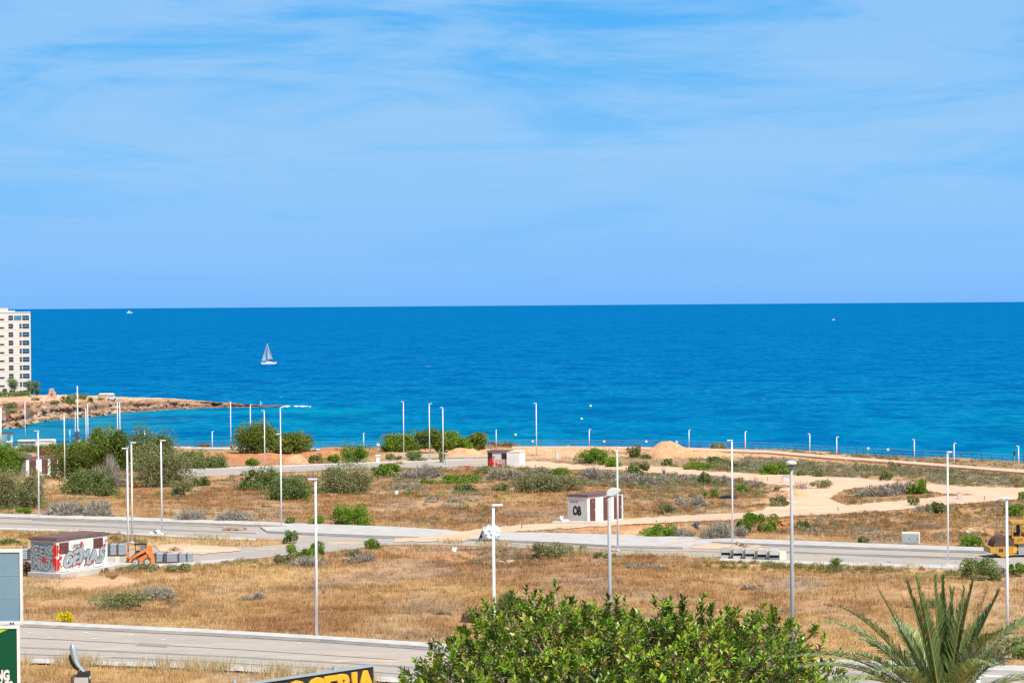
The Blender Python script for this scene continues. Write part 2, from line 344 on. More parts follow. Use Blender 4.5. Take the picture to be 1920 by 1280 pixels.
def soilmask(px, py, x, y):
    s = np.zeros(px.shape); col = np.zeros(px.shape+(3,)); wt = np.zeros(px.shape)+1e-6
    nz = fbm(x*.35, y*.22, 4, 91)
    for cx, cy, rx, ry, st, k in SOIL:
        d = np.sqrt(((px-cx)/rx)**2+((py-cy)/ry)**2)
        m = st*sstep(1.25, .55, d+(nz-.5)*1.1)
        s = np.maximum(s, m); col += m[..., None]*np.array(SC[k]); wt += m
    nat = sstep(.60, .74, fbm(x*.10+31, y*.05+7, 5, 205))*.55; s2 = np.maximum(s, nat); cc = col/wt[..., None]
    k = (nat > s)[..., None]; return s2, np.where(k, np.array((.50,.315,.185)), cc)
def scrubzone(px, py):
    return np.clip(sstep(895, 868, py)*sstep(940, 1080, px) + sstep(1380,1460,px)*sstep(935,905,py), 0, 1)
def heightn(x, y, free):
    return free*((fbm(x*.12, y*.12, 4, 3)-.42)*.9 + (vnoise(x*.8, y*.8, 8)-.5)*.14)
RUST = [(700,1048,240,14,.9),(1010,1058,260,16,1),(1180,1066,180,10,.7),(1480,1095,260,14,.6),(420,1028,120,8,.7),(1050,958,260,16,.9),(820,905,200,30,.7),(720,960,140,14,.7),
        (1560,985,240,16,.7),(330,1105,200,8,.6),(560,1118,200,10,.6),(1300,945,140,14,.8),(120,1006,200,7,.6),(900,985,140,12,1),(1120,925,200,18,.8),(860,1135,160,12,.45),(1700,1130,200,10,.5),(1300,1128,200,8,.5),(1280,895,160,10,.6)]
def grasscol(x, y, px, py):
    a = fbm(x*.045, y*.02+x*.004, 4, 31)[..., None]; b = fbm(x*.3, y*.13, 3, 44)[..., None]
    gold = np.array((.52,.335,.15)); brown = np.array((.34,.18,.08)); pale = np.array((.55,.40,.23)); ol = np.array((.27,.24,.09))
    t = np.clip((a-.40)*4.2+(b-.5)*1.5, 0, 1)
    for cx, cy, rx, ry, st in RUST:
        d = np.sqrt(((px-cx)/rx)**2+((py-cy)/ry)**2)[..., None]; t = np.maximum(t, st*sstep(1.3, .5, d+(b-.5)*1.2))
    c = gold*(1-t)+brown*t
    t2 = np.clip((b-.56)*4, 0, 1)*.7; c = c*(1-t2)+pale*t2
    t3 = (np.clip((fbm(x*.08+9, y*.05, 3, 77)-.66)*5, 0, 1)*.6)[..., None]; c = c*(1-t3)+ol*t3
    g4 = (np.clip((fbm(x*.16+40, y*.07, 4, 177)-.56)*5, 0, 1)*.55)[..., None]; c = c*(1-g4)+np.array((.34,.27,.21))*g4
    sz = scrubzone(px, py)[..., None]*.65; c = c*(1-sz)+np.array((.32,.24,.15))*sz
    return c
# ------------------------------------------------------------------ ground sheet
uu = np.concatenate([[-40,-14,-6,-3,-1.8,-1.35], np.linspace(-1.15, 1.15, 620), [1.35,1.8,3,6,14,40]])
yy = np.concatenate([[-800,-300,-100,0,40,70,90], np.exp(np.linspace(np.log(104), np.log(505), 520)), [512,520,540]])
U, Y = np.meshgrid(uu, yy); hw = np.maximum(.235*np.abs(Y)+9, 20); X = U*hw
Z = gz(Y); px, py = proj(X, np.maximum(Y, 60), gz(np.maximum(Y, 60)))
near = (Y > 60)
blk = blocked(px, py, 7, 4) & near
for q in [(100,1075,120,18), (1110,985,60,10), (75,892,60,10), (945,875,45,10)]: blk |= (np.abs(px-q[0]) < q[2]) & (np.abs(py-q[1]) < q[3])
free = np.where(blk, 0., 1.)*sstep(104, 115, Y)
Z = Z + heightn(X, Y, free)
E = edge(X); drop = sstep(0, 7, Y-E)
Z = Z*(1-drop) + (-2.5)*drop + (drop > .02)*(drop < .98)*(fbm(X*.4, Y*.6, 4, 12)-.5)*2.5
sm, scol = soilmask(px, py, X, Y); sm = sm*near
gc = grasscol(X, Y, px, py)*.92
col = gc*(1-sm[..., None]) + scol*sm[..., None]
col = col*(1-drop[..., None]) + np.array((.50,.30,.17))*drop[..., None]
col *= (.85+.3*fbm(X*1.1, Y*.7, 3, 55))[..., None]
ny, nx = X.shape; idx = np.arange(ny*nx).reshape(ny, nx)
F = np.stack([idx[:-1,:-1], idx[:-1,1:], idx[1:,1:], idx[1:,:-1]], -1).reshape(-1, 4)
gme = npmesh('ground', np.stack([X, Y, Z], -1).reshape(-1, 3), F, col.reshape(-1, 3), True)
tag(link('ground', gme, None, 'ground'), kind='structure')
# ------------------------------------------------------------------ sea
def seamat():
    m = newmat('sea_water'); t = m.node_tree; b = t.nodes['Principled BSDF']; n = t.nodes.new; l = t.links.new
    g = n('ShaderNodeNewGeometry'); s = n('ShaderNodeSeparateXYZ'); l(g.outputs['Position'], s.inputs[0])
    def noise(scale, sx, sy, det=4, seed=0, rough=.6):
        mp = n('ShaderNodeMapping'); mp.inputs['Scale'].default_value = (sx, sy, 1); mp.inputs['Location'].default_value = (seed, seed*.6, 0)
        mp.inputs['Rotation'].default_value = (0, 0, R(6)); l(g.outputs['Position'], mp.inputs[0])
        z = n('ShaderNodeTexNoise'); z.inputs['Scale'].default_value = scale; z.inputs['Detail'].default_value = det; z.inputs['Roughness'].default_value = rough
        l(mp.outputs[0], z.inputs[0]); return z.outputs[0]
    def mrange(v, a, b_, c=0., d=1.):
        q = n('ShaderNodeMapRange'); q.interpolation_type = 'SMOOTHSTEP'
        if a > b_: a, b_, c, d = b_, a, d, c
        for i, k in enumerate((a, b_, c, d)): q.inputs[i+1].default_value = k
        l(v, q.inputs[0]); return q.outputs[0]
    def mul(a, c):
        q = n('ShaderNodeMath'); q.operation = 'MULTIPLY'
        for i, v in enumerate((a, c)):
            if isinstance(v, (int, float)): q.inputs[i].default_value = v
            else: l(v, q.inputs[i])
        return q.outputs[0]
    def mix(f, a, c):
        q = n('ShaderNodeMixRGB')
        if isinstance(f, float): q.inputs[0].default_value = f
        else: l(f, q.inputs[0])
        for i, v in ((1, a), (2, c)):
            if isinstance(v, tuple): q.inputs[i].default_value = (*v, 1)
            else: l(v, q.inputs[i])
        return q.outputs[0]
    deep = (0.0, .132, .335); mid = (0.0, .160, .325); turq = (0.0, .235, .31)
    depth = mrange(s.outputs[1], 640., 1300.)                # shelf falls away offshore
    c = mix(depth, mid, deep)
    # bay shallows: pale sand seen through clear water with dark weed beds
    bay = mul(mrange(s.outputs[0], -20., -75.), mrange(s.outputs[1], 900., 800.))
    near_ = mrange(s.outputs[1], 800., 600.)
    sh = n('ShaderNodeMath'); sh.operation = 'MAXIMUM'; l(bay, sh.inputs[0]); l(mul(near_, .62), sh.inputs[1])
    weed = mrange(noise(.021, .55, .9, 4, 3.), .40, .56)
    c = mix(mul(sh.outputs[0], weed), c, turq)
    edge_ = mul(mrange(s.outputs[0], -88., -118.), mrange(noise(.03, 1, 1, 3, 9.), .35, .6))
    c = mix(mul(mul(edge_, mrange(s.outputs[1], 860., 760.)), .5), c, (.05, .24, .24))
    # wind-ruffled patches and wavelets, their light and dark painted into the colour
    w1 = noise(.055, .7, .40, 7, 1., .8); w2 = noise(.24, 1.0, .45, 5, 5., .7); w3 = noise(.006, .6, .35, 3, 7.)
    c = mix(mrange(w2, .46, .62, 0., .60), c, (0.015, .21, .50))
    c = mix(mrange(w1, .54, .40, 0., .62), c, (0.0, .062, .235))
    c = mix(mrange(w3, .42, .62, 0., .35), c, (0.0, .115, .34))
    # scattered whitecaps
    wc = noise(.2, .5, .35, 2, 21.)
    wcm = mul(mrange(wc, .78, .80), mrange(s.outputs[1], 3000., 700.))
    c = mix(wcm, c, (.75, .82, .9))
    l(c, b.inputs['Base Color'])
    b.inputs['Roughness'].default_value = .42; b.inputs['IOR'].default_value = 1.16; b.inputs['Specular IOR Level'].default_value = 0.0
    bp = n('ShaderNodeBump'); bp.inputs['Strength'].default_value = .8; bp.inputs['Distance'].default_value = 1.0; l(w2, bp.inputs['Height'])
    l(bp.outputs[0], b.inputs['Normal']); return m
MT['sea'] = seamat()
sx = [-120000,-20000,-3000,-600,0,600,3000,20000,120000]; sy = [300,450,700,1200,3000,12000,120000]
V = [(x, y, 0) for y in sy for x in sx]; k = len(sx)
Fq = [(j*k+i, j*k+i+1, (j+1)*k+i+1, (j+1)*k+i) for j in range(len(sy)-1) for i in range(k-1)]
tag(link('sea', npmesh('sea', V, Fq), None, 'sea'), kind='structure')
# ------------------------------------------------------------------ headland across the bay
hp = [-900,-400,-60,0,20,50,60,110,150,200,240,320,400,460,527]
hf = [880,840,812,805,803,802,793,787,784,778.5,773.5,768,764.8,763.3,762]
hr = [745,744,742.5,742.5,742,741.5,741,740,741,743,744.5,747,753.5,757.5,760.8]
hwid = [150,150,130,125,120,110,105,95,80,62,48,30,15,9,4]
cols_ = np.linspace(-700, 530, 420); rows_ = np.linspace(0, 1, 70)
HX = np.zeros((70, 420)); HY = HX.copy(); HZ = HX.copy(); HC = np.zeros((70, 420, 3))
for i, c in enumerate(cols_):
    pf = S(c, np.interp(c, hp, hf)); Df = pf.y; wd = np.interp(c, hp, hwid); Dr = Df+wd
    pr = P(c, np.interp(c, hp, hr), Dr); zr = max(pr.z, .35)
    for j, t in enumerate(rows_):
        # 0..0.55 the wave-cut shelf and bluff, to 0.9 the flat top, then back down to the sea
        if t < .5:
            q = t/.5; d = q*min(wd*.45, 9); z = zr*.93*(0.22*q + .78*sstep(.45, .72, q)) - .25*(1-q)
        elif t < .9:
            q = (t-.5)/.4; d = min(wd*.45, 9)+q*(wd-min(wd*.45, 9)); z = zr*(.93+.07*q)
        else:
            q = (t-.9)/.1; d = wd+q*14; z = zr*(1-q)-1.0*q
        k_ = (Df+d)/Df; HX[j, i] = pf.x*k_; HY[j, i] = Df+d; HZ[j, i] = z
rg = 1-np.abs(fbm(HX*.16, HY*.30, 4, 61)*2-1)
T = np.repeat(rows_[:, None], 420, 1); rough = sstep(0, .06, T)*(1-sstep(.55, .75, T)*.85)
amp = np.interp(cols_, [-700, 300, 420, 530], [4.4, 2.6, 1.3, .4])[None, :]
HZ = HZ + (rg-.62)*amp*rough; HY = HY + (fbm(HX*.3, HZ*1.2, 4, 71)-.5)*7*rough
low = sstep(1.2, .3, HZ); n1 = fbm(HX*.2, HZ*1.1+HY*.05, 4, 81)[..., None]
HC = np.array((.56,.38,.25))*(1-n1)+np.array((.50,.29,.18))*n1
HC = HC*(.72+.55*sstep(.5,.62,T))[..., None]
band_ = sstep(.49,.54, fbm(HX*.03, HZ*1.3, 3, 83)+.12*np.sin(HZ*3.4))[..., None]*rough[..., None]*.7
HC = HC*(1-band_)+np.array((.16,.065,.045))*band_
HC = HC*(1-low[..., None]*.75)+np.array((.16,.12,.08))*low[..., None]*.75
ny, nx = HX.shape; idx = np.arange(ny*nx).reshape(ny, nx)
F = np.stack([idx[:-1,:-1], idx[:-1,1:], idx[1:,1:], idx[1:,:-1]], -1).reshape(-1, 4)
MT['bluff'] = mat('sandstone_bluff', (.5,.35,.25), .95, noise=.3, nscale=.5, bump=.3, attr='Col', spec=.1, det=8)
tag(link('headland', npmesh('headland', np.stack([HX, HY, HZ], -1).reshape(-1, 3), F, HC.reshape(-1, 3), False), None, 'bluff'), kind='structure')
def headpt(px_, py_):
    i = int(np.clip((px_+700)/1230*419, 0, 419)); a, b = proj(HX[:62, i], HY[:62, i], HZ[:62, i])
    j = int(np.argmin(np.abs(b-py_)+np.where(np.arange(62) < 12, 3., 0.))); return Vector((HX[j, i], HY[j, i], HZ[j, i]))
def headz(px_, t=.7):
    i = int(np.clip((px_+700)/1230*419, 0, 419)); j = int(t*69); return Vector((HX[j, i], HY[j, i], HZ[j, i]))
def rocks(name, spots, m='rock', cols=None):
    """many irregular stones in one mesh; spots: (x,y,z,size)"""
    bm = bmesh.new()
    for (x, y, z, s) in spots:
        mt = Matrix.Translation((x, y, z+s*.15)) @ Matrix.Rotation(random.uniform(0, 6.3), 4, 'Z') @ Matrix.Rotation(random.uniform(-.5, .5), 4, 'X') @ Matrix.Diagonal((s*random.uniform(.45, .8), s*random.uniform(.35, .6), s*random.uniform(.25, .5), 1))
        vs = bmesh.ops.create_icosphere(bm, subdivisions=1, radius=1, matrix=mt)['verts']
        for v in vs: v.co += Vector([random.uniform(-.13, .13)*s for _ in range(3)])
    me = bpy.data.meshes.new(name); bm.to_mesh(me); bm.free(); return link(name, me, None, m)
sp_ = []
for _ in range(420):
    c = random.uniform(-120, 400); j = random.uniform(.02, .33); p = headz(c, j); s_ = random.choice([.5, .8, 1.2, 1.9, 2.6])*np.interp(c, [0, 250, 420], [1, .7, .3])
    sp_.append((p.x, p.y, p.z, s_))
MT['shorerock'] = mat('weathered_shore_rock', (.55,.38,.25), .95, col2=(.22,.17,.13), nscale=.16, spec=.1, bump=.15)
tag(rocks('shore_rocks', sp_, 'shorerock'), kind='stuff', label='pale and dark boulders along the waterline of the headland', cat='rocks')
# foam line past the tip of the spit
fb = [S(527, 763), S(560, 762.6), S(583, 762.8), S(583, 760.6), S(555, 760.2), S(527, 760)]
bm = bmesh.new(); bm.faces.new([bm.verts.new((p.x, p.y, .02)) for p in fb]); me = bpy.data.meshes.new('breaking_foam'); bm.to_mesh(me); bm.free()
m = mat('breaker_foam', (.85,.9,.92), .8); t = m.node_tree
g = t.nodes.new('ShaderNodeNewGeometry'); mp = t.nodes.new('ShaderNodeMapping'); mp.inputs['Scale'].default_value = (.5,.15,1); t.links.new(g.outputs['Position'], mp.inputs[0])
z_ = t.nodes.new('ShaderNodeTexNoise'); z_.inputs['Scale'].default_value = 1; t.links.new(mp.outputs[0], z_.inputs[0])
q = t.nodes.new('ShaderNodeMapRange'); q.inputs[1].default_value = .44; q.inputs[2].default_value = .56; t.links.new(z_.outputs[0], q.inputs[0]); t.links.new(q.outputs[0], t.nodes['Principled BSDF'].inputs['Alpha'])
tag(link('breaking_foam', me, None, m), kind='stuff', label='white foam breaking over the end of the rocky spit', cat='foam')
# ------------------------------------------------------------------ roads, pavements, tracks
def densify(poly, step=7, jit=0.0, seed=0):
    out = []; n = len(poly); rr = random.Random(seed)
    for i in range(n):
        (x1, y1), (x2, y2) = poly[i], poly[(i+1) % n]; d = math.hypot(x2-x1, y2-y1); k_ = max(1, int(d/step))
        for j in range(k_):
            t = j/k_; out.append((x1+(x2-x1)*t+(rr.uniform(-jit, jit)*2.5 if jit else 0), y1+(y2-y1)*t+(rr.uniform(-jit, jit) if jit else 0)))
    return out
def sheet(name, poly, m, lift, jit=0.0, thick=False, seed=1):
    pts = densify(poly, 7, jit, seed) if jit else poly
    bm = bmesh.new(); vs = []
    for p in pts:
        q = G(*p); vs.append(bm.verts.new((q.x, q.y, gz(q.y)+lift)))
    f = bm.faces.new(vs); f.normal_update()
    if f.normal.z < 0: f.normal_flip()
    if thick:
        r = bmesh.ops.extrude_face_region(bm, geom=[f]); nv = [v for v in r['geom'] if isinstance(v, bmesh.types.BMVert)]
        # extrusion keeps the old ring as the top; drop the new one below the ground
        for v in nv: v.co.z -= 0.0
        for v in vs: v.co.z -= lift+.1
        bmesh.ops.recalc_face_normals(bm, faces=bm.faces)
    bmesh.ops.triangulate(bm, faces=[f for f in bm.faces if len(f.verts) > 4])
    me = bpy.data.meshes.new(name); bm.to_mesh(me); bm.free()
    return tag(link(name, me, None, m), kind='structure')
sheet('road', A_ROAD, 'asphalt', .030); sheet('road', B_ROAD, 'asphalt', .026); sheet('road', D_ROAD, 'asphalt', .030); sheet('road', D2_ROAD, 'asphalt', .034)
sheet('pavement', A_WALK, 'kerb', .16, thick=True); sheet('pavement', A_WALK2, 'kerb', .10, .5, seed=4); sheet('pavement', B_WALK, 'kerb', .16, thick=True)
sheet('pavement', B_PAVE, 'paving', .165, thick=True); sheet('pavement', B_WALK3, 'paving', .15, thick=True)
sheet('kerb', B_KERB, 'kerb', .12, thick=True); sheet('kerb', B_KERB3, 'kerb', .12, thick=True); sheet('kerb', D_KERB, 'kerb', .12, thick=True); sheet('kerb', C_KERB, 'kerb', .12, thick=True)
sheet('dirt_track', E_TRACK, 'sand', .050, 1.0, seed=2); sheet('dirt_track', E_LINK, 'sand', .055, 1.2, seed=3); sheet('dirt_track', F_TRACK, 'sand', .062, 1.1, seed=5)
sheet('dirt_track', SANDPATCH, 'sand', .07, 1.0, seed=6)
sheet('dirt_track', [(880,1003),(925,1000.5),(900,1010),(870,1015),(800,1016),(740,1014),(790,1009.5)], 'sand', .075, .8, seed=8)
sheet('dirt_track', [(1290,1028),(1335,1019),(1420,1023),(1440,1026),(1360,1030)], 'sand', .056, .6, seed=9)
sheet('promenade', PROM, 'sand', .25, thick=True); sheet('promenade', PROM_L, 'kerb', .25, thick=True)
sheet('pavement', [(1232,1025.5),(1250,1026),(1335,1010.5),(1322,1010)], 'pinkpave', .156)
def seam(name, pts, wpx, m='seam', lift=.036):
    sheet(name, [(x, y-wpx/2) for x, y in pts]+[(x, y+wpx/2) for x, y in pts[::-1]], m, lift)
MT['kerb_shade'] = mat('kerb_shade_paint', (.20,.165,.13), .95, noise=.4, nscale=1.2)  # shade along the kerb faces, painted as dark strips at their foot
seam('kerb_shade', [(-400,1153.2),(38,1175),(200,1183),(400,1192.6),(600,1204),(830,1220.6)], 1.6, 'kerb_shade', .041)
seam('kerb_shade', [(-400,954),(0,971.6),(250,979),(480,987)], 1.1, 'kerb_shade', .041); seam('kerb_shade', [(500,999.2),(565,1002.2),(700,1008),(785,1010.2)], 1.3, 'kerb_shade', .041)
seam('kerb_shade', [(875,1013.2),(1000,1018.2),(1150,1026.2),(1280,1028.8)], 1.3, 'kerb_shade', .041); seam('kerb_shade', [(1340,1019.2),(1480,1024.6),(1600,1029.2),(1850,1037.2)], 1.2, 'kerb_shade', .041)
seam('road_seam', [(30,1196),(120,1200),(300,1210),(420,1216.5),(600,1228),(830,1243)], .9)
seam('road_seam', [(30,1213.5),(200,1221),(420,1231),(600,1241),(830,1255)], 2.2, 'asphalt', .038)
seam('road_seam', [(30,1226.5),(200,1232.5),(420,1243),(600,1253),(830,1270)], .9)
seam('road_seam', [(60,975.5),(250,982),(420,988.5)], .7); seam('road_seam', [(960,1021),(1200,1033),(1500,1036),(1840,1047)], .7)
MT['drift'] = mat('drifted_sand', (.52,.40,.29), .95, noise=.2, nscale=.8); MT['tracktone'] = mat('tyre_polished_asphalt', (.26,.245,.23), .85, noise=.2, nscale=.4, stretch=(.3,1.6,1))
seam('road_seam', [(30,1213.5),(200,1221),(420,1231),(600,1241),(830,1255)], 2.4, 'tracktone', .040)
seam('road_seam', [(0,981),(200,988),(330,994),(480,1000)], 2.2, 'tracktone', .038)
seam('road_seam', [(1380,1032),(1500,1036),(1650,1043),(1850,1050)], 3, 'tracktone', .038)
for i, (x_, y_, a_, b_) in enumerate([(640,1018,60,4),(560,1006,30,2),(1000,1022,50,2),(1260,1034,60,3),(1560,1040,50,2),(1750,1047,60,3),(120,994,60,1.5),(380,990,30,1.5),(500,1030,30,3),(330,1048,50,4),(700,1240,120,3),(160,1232,70,2),(520,875,60,1.5),(900,868,40,2)]):
    sheet('sand_drift', [(x_+a_*math.cos(t/14*6.283)*random.uniform(.55, 1), y_+b_*math.sin(t/14*6.283)*random.uniform(.5, 1)) for t in range(14)], 'drift', .033+.0006*i)
for i, (x_, y_, l_) in enumerate([(52,1187,5),(155,1186,10),(165,1197,30),(90,1195,6),(240,1191,9),(556,1207,9),(300,1199,12)]):
    sheet('scuff_mark', [(x_, y_), (x_+l_, y_-.9+l_*.02), (x_+l_*.9, y_+.5), (x_+l_*.3, y_+1.1)], 'marking', .047)
sheet('road_patch', [(262,1206),(318,1209),(312,1214),(256,1211)], 'tracktone', .044)
sheet('parking_line', [(1832,1268),(1840,1268),(1838,1282),(1830,1282)], 'marking', .036); sheet('parking_line', [(1832,1264.5),(1920,1270),(1920,1273),(1832,1268)], 'marking', .037)
# ------------------------------------------------------------------ vegetation builders
PAL = {  # base leaf colours (albedo)
 'G': [(.17,.29,.035),(.27,.40,.06),(.10,.18,.02)], 'M': [(.19,.25,.08),(.28,.33,.12),(.10,.145,.045)],
 'O': [(.28,.29,.13),(.38,.37,.20),(.16,.175,.07)], 'Y': [(.21,.22,.05),(.28,.27,.05),(.12,.14,.03)],
 'D': [(.37,.33,.27),(.48,.43,.35),(.24,.21,.17)], 'P': [(.20,.13,.11),(.27,.18,.15),(.13,.085,.07)],
 'T': [(.17,.235,.045),(.27,.32,.06),(.085,.125,.025)], 'R': [(.36,.19,.09),(.30,.22,.08),(.24,.13,.06)],
 'F': [(.85,.66,.01),(.88,.70,.01),(.16,.28,.03)]}
def leafcards(name, pts, nrm, leaf, pal, aspect=.55, jit=.7, twig=False, bias=None):
    n = len(pts); rv = rng.normal(size=(n, 3)); nn = nrm*(1-jit)+rv*jit*.8; nn /= np.linalg.norm(nn, axis=1)[:, None]+1e-9
    a = rng.normal(size=(n, 3)); a -= (a*nn).sum(1)[:, None]*nn; a /= np.linalg.norm(a, axis=1)[:, None]+1e-9; b = np.cross(nn, a)
    s = leaf*(.6+.8*rng.random(n))[:, None]
    V = np.stack([pts-a*s*.5, pts+b*s*aspect*.5, pts+a*s*.5, pts-b*s*aspect*.5], 1).reshape(-1, 3)
    F = np.arange(n*4).reshape(n, 4)
    pc = np.array(pal); w_ = rng.random(n) if bias is None else np.clip(bias+rng.normal(size=n)*.22, 0, 1)
    c = np.where((w_ < .5)[:, None], pc[2]+(pc[0]-pc[2])*(w_*2)[:, None], pc[0]+(pc[1]-pc[0])*(w_*2-1)[:, None])
    c = c*(.8+.4*rng.random(n))[:, None]
    return npmesh(name, V, F, np.repeat(c, 4, 0))
def lumps_pts(w, d, h, n, k, z0=0.0, spread=.62, lr=.42):
    """points on the skins of a cluster of lumps filling a half ellipsoid"""
    a = rng.random(k)*2*np.pi; r = np.sqrt(rng.random(k))*spread; zz = rng.random(k)**.8*.62
    r = r*np.sqrt(np.clip(1-zz*zz*.9, .2, 1))
    cx, cy, cz = np.cos(a)*r, np.sin(a)*r, zz
    rad = lr*(.35+1.0*rng.random(k)**1.3); rad = np.minimum(rad, 1.03-cz*.9)
    i = rng.integers(0, k, n); v = rng.normal(size=(n, 3)); v /= np.linalg.norm(v, axis=1)[:, None]
    q = rng.random(n)**.35; R_ = rad[i]*(.35+.7*q)
    x = cx[i]+v[:, 0]*R_; y = cy[i]+v[:, 1]*R_; z = cz[i]+v[:, 2]*R_*.8
    lumpv = rng.random(k)[i]*.5+.25
    keep = z > .0; x = x/np.percentile(np.abs(x[keep]), 97); y = y/np.percentile(np.abs(y[keep]), 97); z = z/np.percentile(z[keep], 98.5)
    p = np.stack([x*w/2, y*d/2, z*h], 1)
    p = p[keep]; v = v[keep]; p[:, 2] += z0
    return p, v, lumpv[keep]
def shrub_mesh(kind, w, d, h, n, leaf):
    if kind in ('D', 'P'):
        # bare twiggy brush: arching slivers springing from several crowns at the ground
        m = n; k = 9; c0 = (rng.random((k, 2))-.5)*[w*.85, d*.75]; hk = .45+.6*rng.random(k); i = rng.integers(0, k, m)
        b0 = np.concatenate([c0[i]+rng.normal(size=(m, 2))*[w*.05, d*.05], np.zeros((m, 1))], 1)
        th = rng.random(m)*2*np.pi; el = rng.random(m)**.7*1.35+.12
        dr = np.stack([np.cos(th)*np.cos(el)*w*.38, np.sin(th)*np.cos(el)*d*.38, np.sin(el)*h*hk[i]], 1)
        t0 = rng.random(m)*.75; t0[:m//4] = 0; t1 = t0+.22+.2*rng.random(m)
        p0 = b0+dr*t0[:, None]; p1 = b0+dr*np.minimum(t1, 1.05)[:, None]+rng.normal(size=(m, 3))*leaf*.9
        p1[:, 2] = np.maximum(p1[:, 2], .02)
        env = h*np.sqrt(np.clip(1-(p1[:, 0]/(w*.56))**2, .03, 1)); p1[:, 2] = np.minimum(p1[:, 2], env*(.8+.3*rng.random(m))); p0[:, 2] = np.minimum(p0[:, 2], env)
        side = np.cross(p1-p0, rng.normal(size=(m, 3))); side /= np.linalg.norm(side, axis=1)[:, None]+1e-9; wd = leaf*(.14+.16*rng.random(m))[:, None]
        V = np.stack([p0-side*wd, p0+side*wd, p1], 1).reshape(-1, 3); F = np.arange(m*3).reshape(m, 3)
        pc = np.array(PAL[kind]); w_ = rng.random(m); c = pc[2]+(pc[1]-pc[2])*w_[:, None]
        return npmesh('twigs', V, F, np.repeat(c, 3, 0))
    k = int(np.clip(w*h*2.2+4, 9, 34)); p, v, lv = lumps_pts(w, d, h, int(n*1.0), k, 0., .84, .34)
    sp = rng.random(len(p)) < .10; p[sp] += np.abs(rng.normal(size=(sp.sum(), 3)))*v[sp]*[.10*w, .10*w, .16*h]
    return leafcards('foliage', p, v, leaf, PAL[kind], bias=lv)
KN = {'G': 'green_shrub', 'M': 'green_shrub', 'O': 'grey_green_shrub', 'Y': 'yellow_green_shrub', 'D': 'dead_brush', 'P': 'dry_brush', 'R': 'dry_brush', 'F': 'flowering_bush'}
def shrub(kind, px_, base, wpx, hpx, label, group=None, D=None, mult=1.0):
    p = G(px_, base) if D is None else P(px_, base, D)
    k_ = ppm(p.y); w_, h_ = wpx/k_, hpx/k_; leaf = max(2.9/k_, .05)
    n = int(np.clip(wpx*hpx*(3.2 if kind not in 'DP' else 2.3)*mult, 300, 20000))
    me = shrub_mesh(kind, w_, max(w_*.8, h_), h_*1.02, n, leaf)
    o = link(KN[kind], me, None, 'twig' if kind in 'DP' else 'leaf')
    o.location = (p.x, p.y+w_*.3, gz(p.y+w_*.3)-.06) if D is None else (p.x, p.y, p.z-.05)
    return tag(o, label, 'dead bush' if kind in 'DP' else 'bush', group)
def limbs(name, parent, h, spread, r0, n=5, trunk_h=.4, m='bark', lean=0.0):
    b = MB(); b.cyl((0, 0, -.3), (lean*.4, 0, h*trunk_h), r0, r0*.7, 8)
    for i in range(n):
        a = i/n*6.28+random.uniform(-.4, .4); z0 = h*trunk_h*random.uniform(.7, 1)
        p1 = Vector((lean*.4+math.cos(a)*spread*.28, math.sin(a)*spread*.28, z0+h*.22)); p2 = Vector((math.cos(a)*spread*.42+lean, math.sin(a)*spread*.42, h*.78))
        b.cyl((lean*.35, 0, z0*.8), p1, r0*.5, r0*.35, 6, False); b.cyl(p1, p2, r0*.35, r0*.12, 6, False)
    return b.build(name, m, parent)
def tree(name, px_, base, wpx, top, kind, label, cat='tree', crown_base=.28, n=9000, k=22, D=None, group=None, leafpx=3.3, lr=.36):
    n = int(n*1.9)
    p = G(px_, base) if D is None else P(px_, base, D)
    s = ppm(p.y); w_ = wpx/s; h_ = (base-top)/s
    e_ = empty(name, (p.x, p.y, p.z-.05), 0, label, cat, group)
    limbs('trunk', e_, h_*.9, w_*.8, max(.10, w_*.028), 6)
    zb = h_*crown_base; pp, v, lv = lumps_pts(w_, w_*.8, (h_-zb), n, k, zb, .66, lr)
    link('crown', leafcards('crown', pp, v, leafpx/s, PAL[kind], bias=lv), e_, 'leaf'); return e_
# ------------------------------------------------------------------ trees
tree('coastal_tree', 205, 913, 96, 805, 'T', 'broad olive-yellow tree with a domed crown rising behind the bare grey tree', n=11000)
tree('coastal_tree', 140, 897, 84, 828, 'T', 'low yellow-green tree just right of the small brown-doored hut', crown_base=.08, n=7000)
tree('coastal_tree', 280, 900, 84, 809, 'M', 'dark green tree behind the willow-leaved bush beside the white lamp posts', n=8000)
tree('wind_shaped_tree', 486, 852, 84, 795, 'T', 'wide round-topped green tree at the shore between two tall lamp posts', crown_base=.12, n=7500)
tree('wind_shaped_tree', 545, 851, 70, 812, 'T', 'lower right-hand neighbour of the wide round shore tree', crown_base=.1, n=5000)
tree('wind_shaped_tree', 751, 847, 68, 812, 'G', 'leftmost dark green tree of the shore clump in the middle distance', crown_base=.1, n=5200)
tree('wind_shaped_tree', 806, 849, 54, 806, 'T', 'tallest tree of the shore clump with dark bare wood under it', crown_base=.22, n=4800)
tree('wind_shaped_tree', 850, 847, 62, 810, 'G', 'bright green tree of the shore clump above the pale dirt heap', crown_base=.1, n=5200)
tree('wind_shaped_tree', 892, 845, 40, 812, 'T', 'small brownish tree at the right end of the shore clump', crown_base=.1, n=2800)
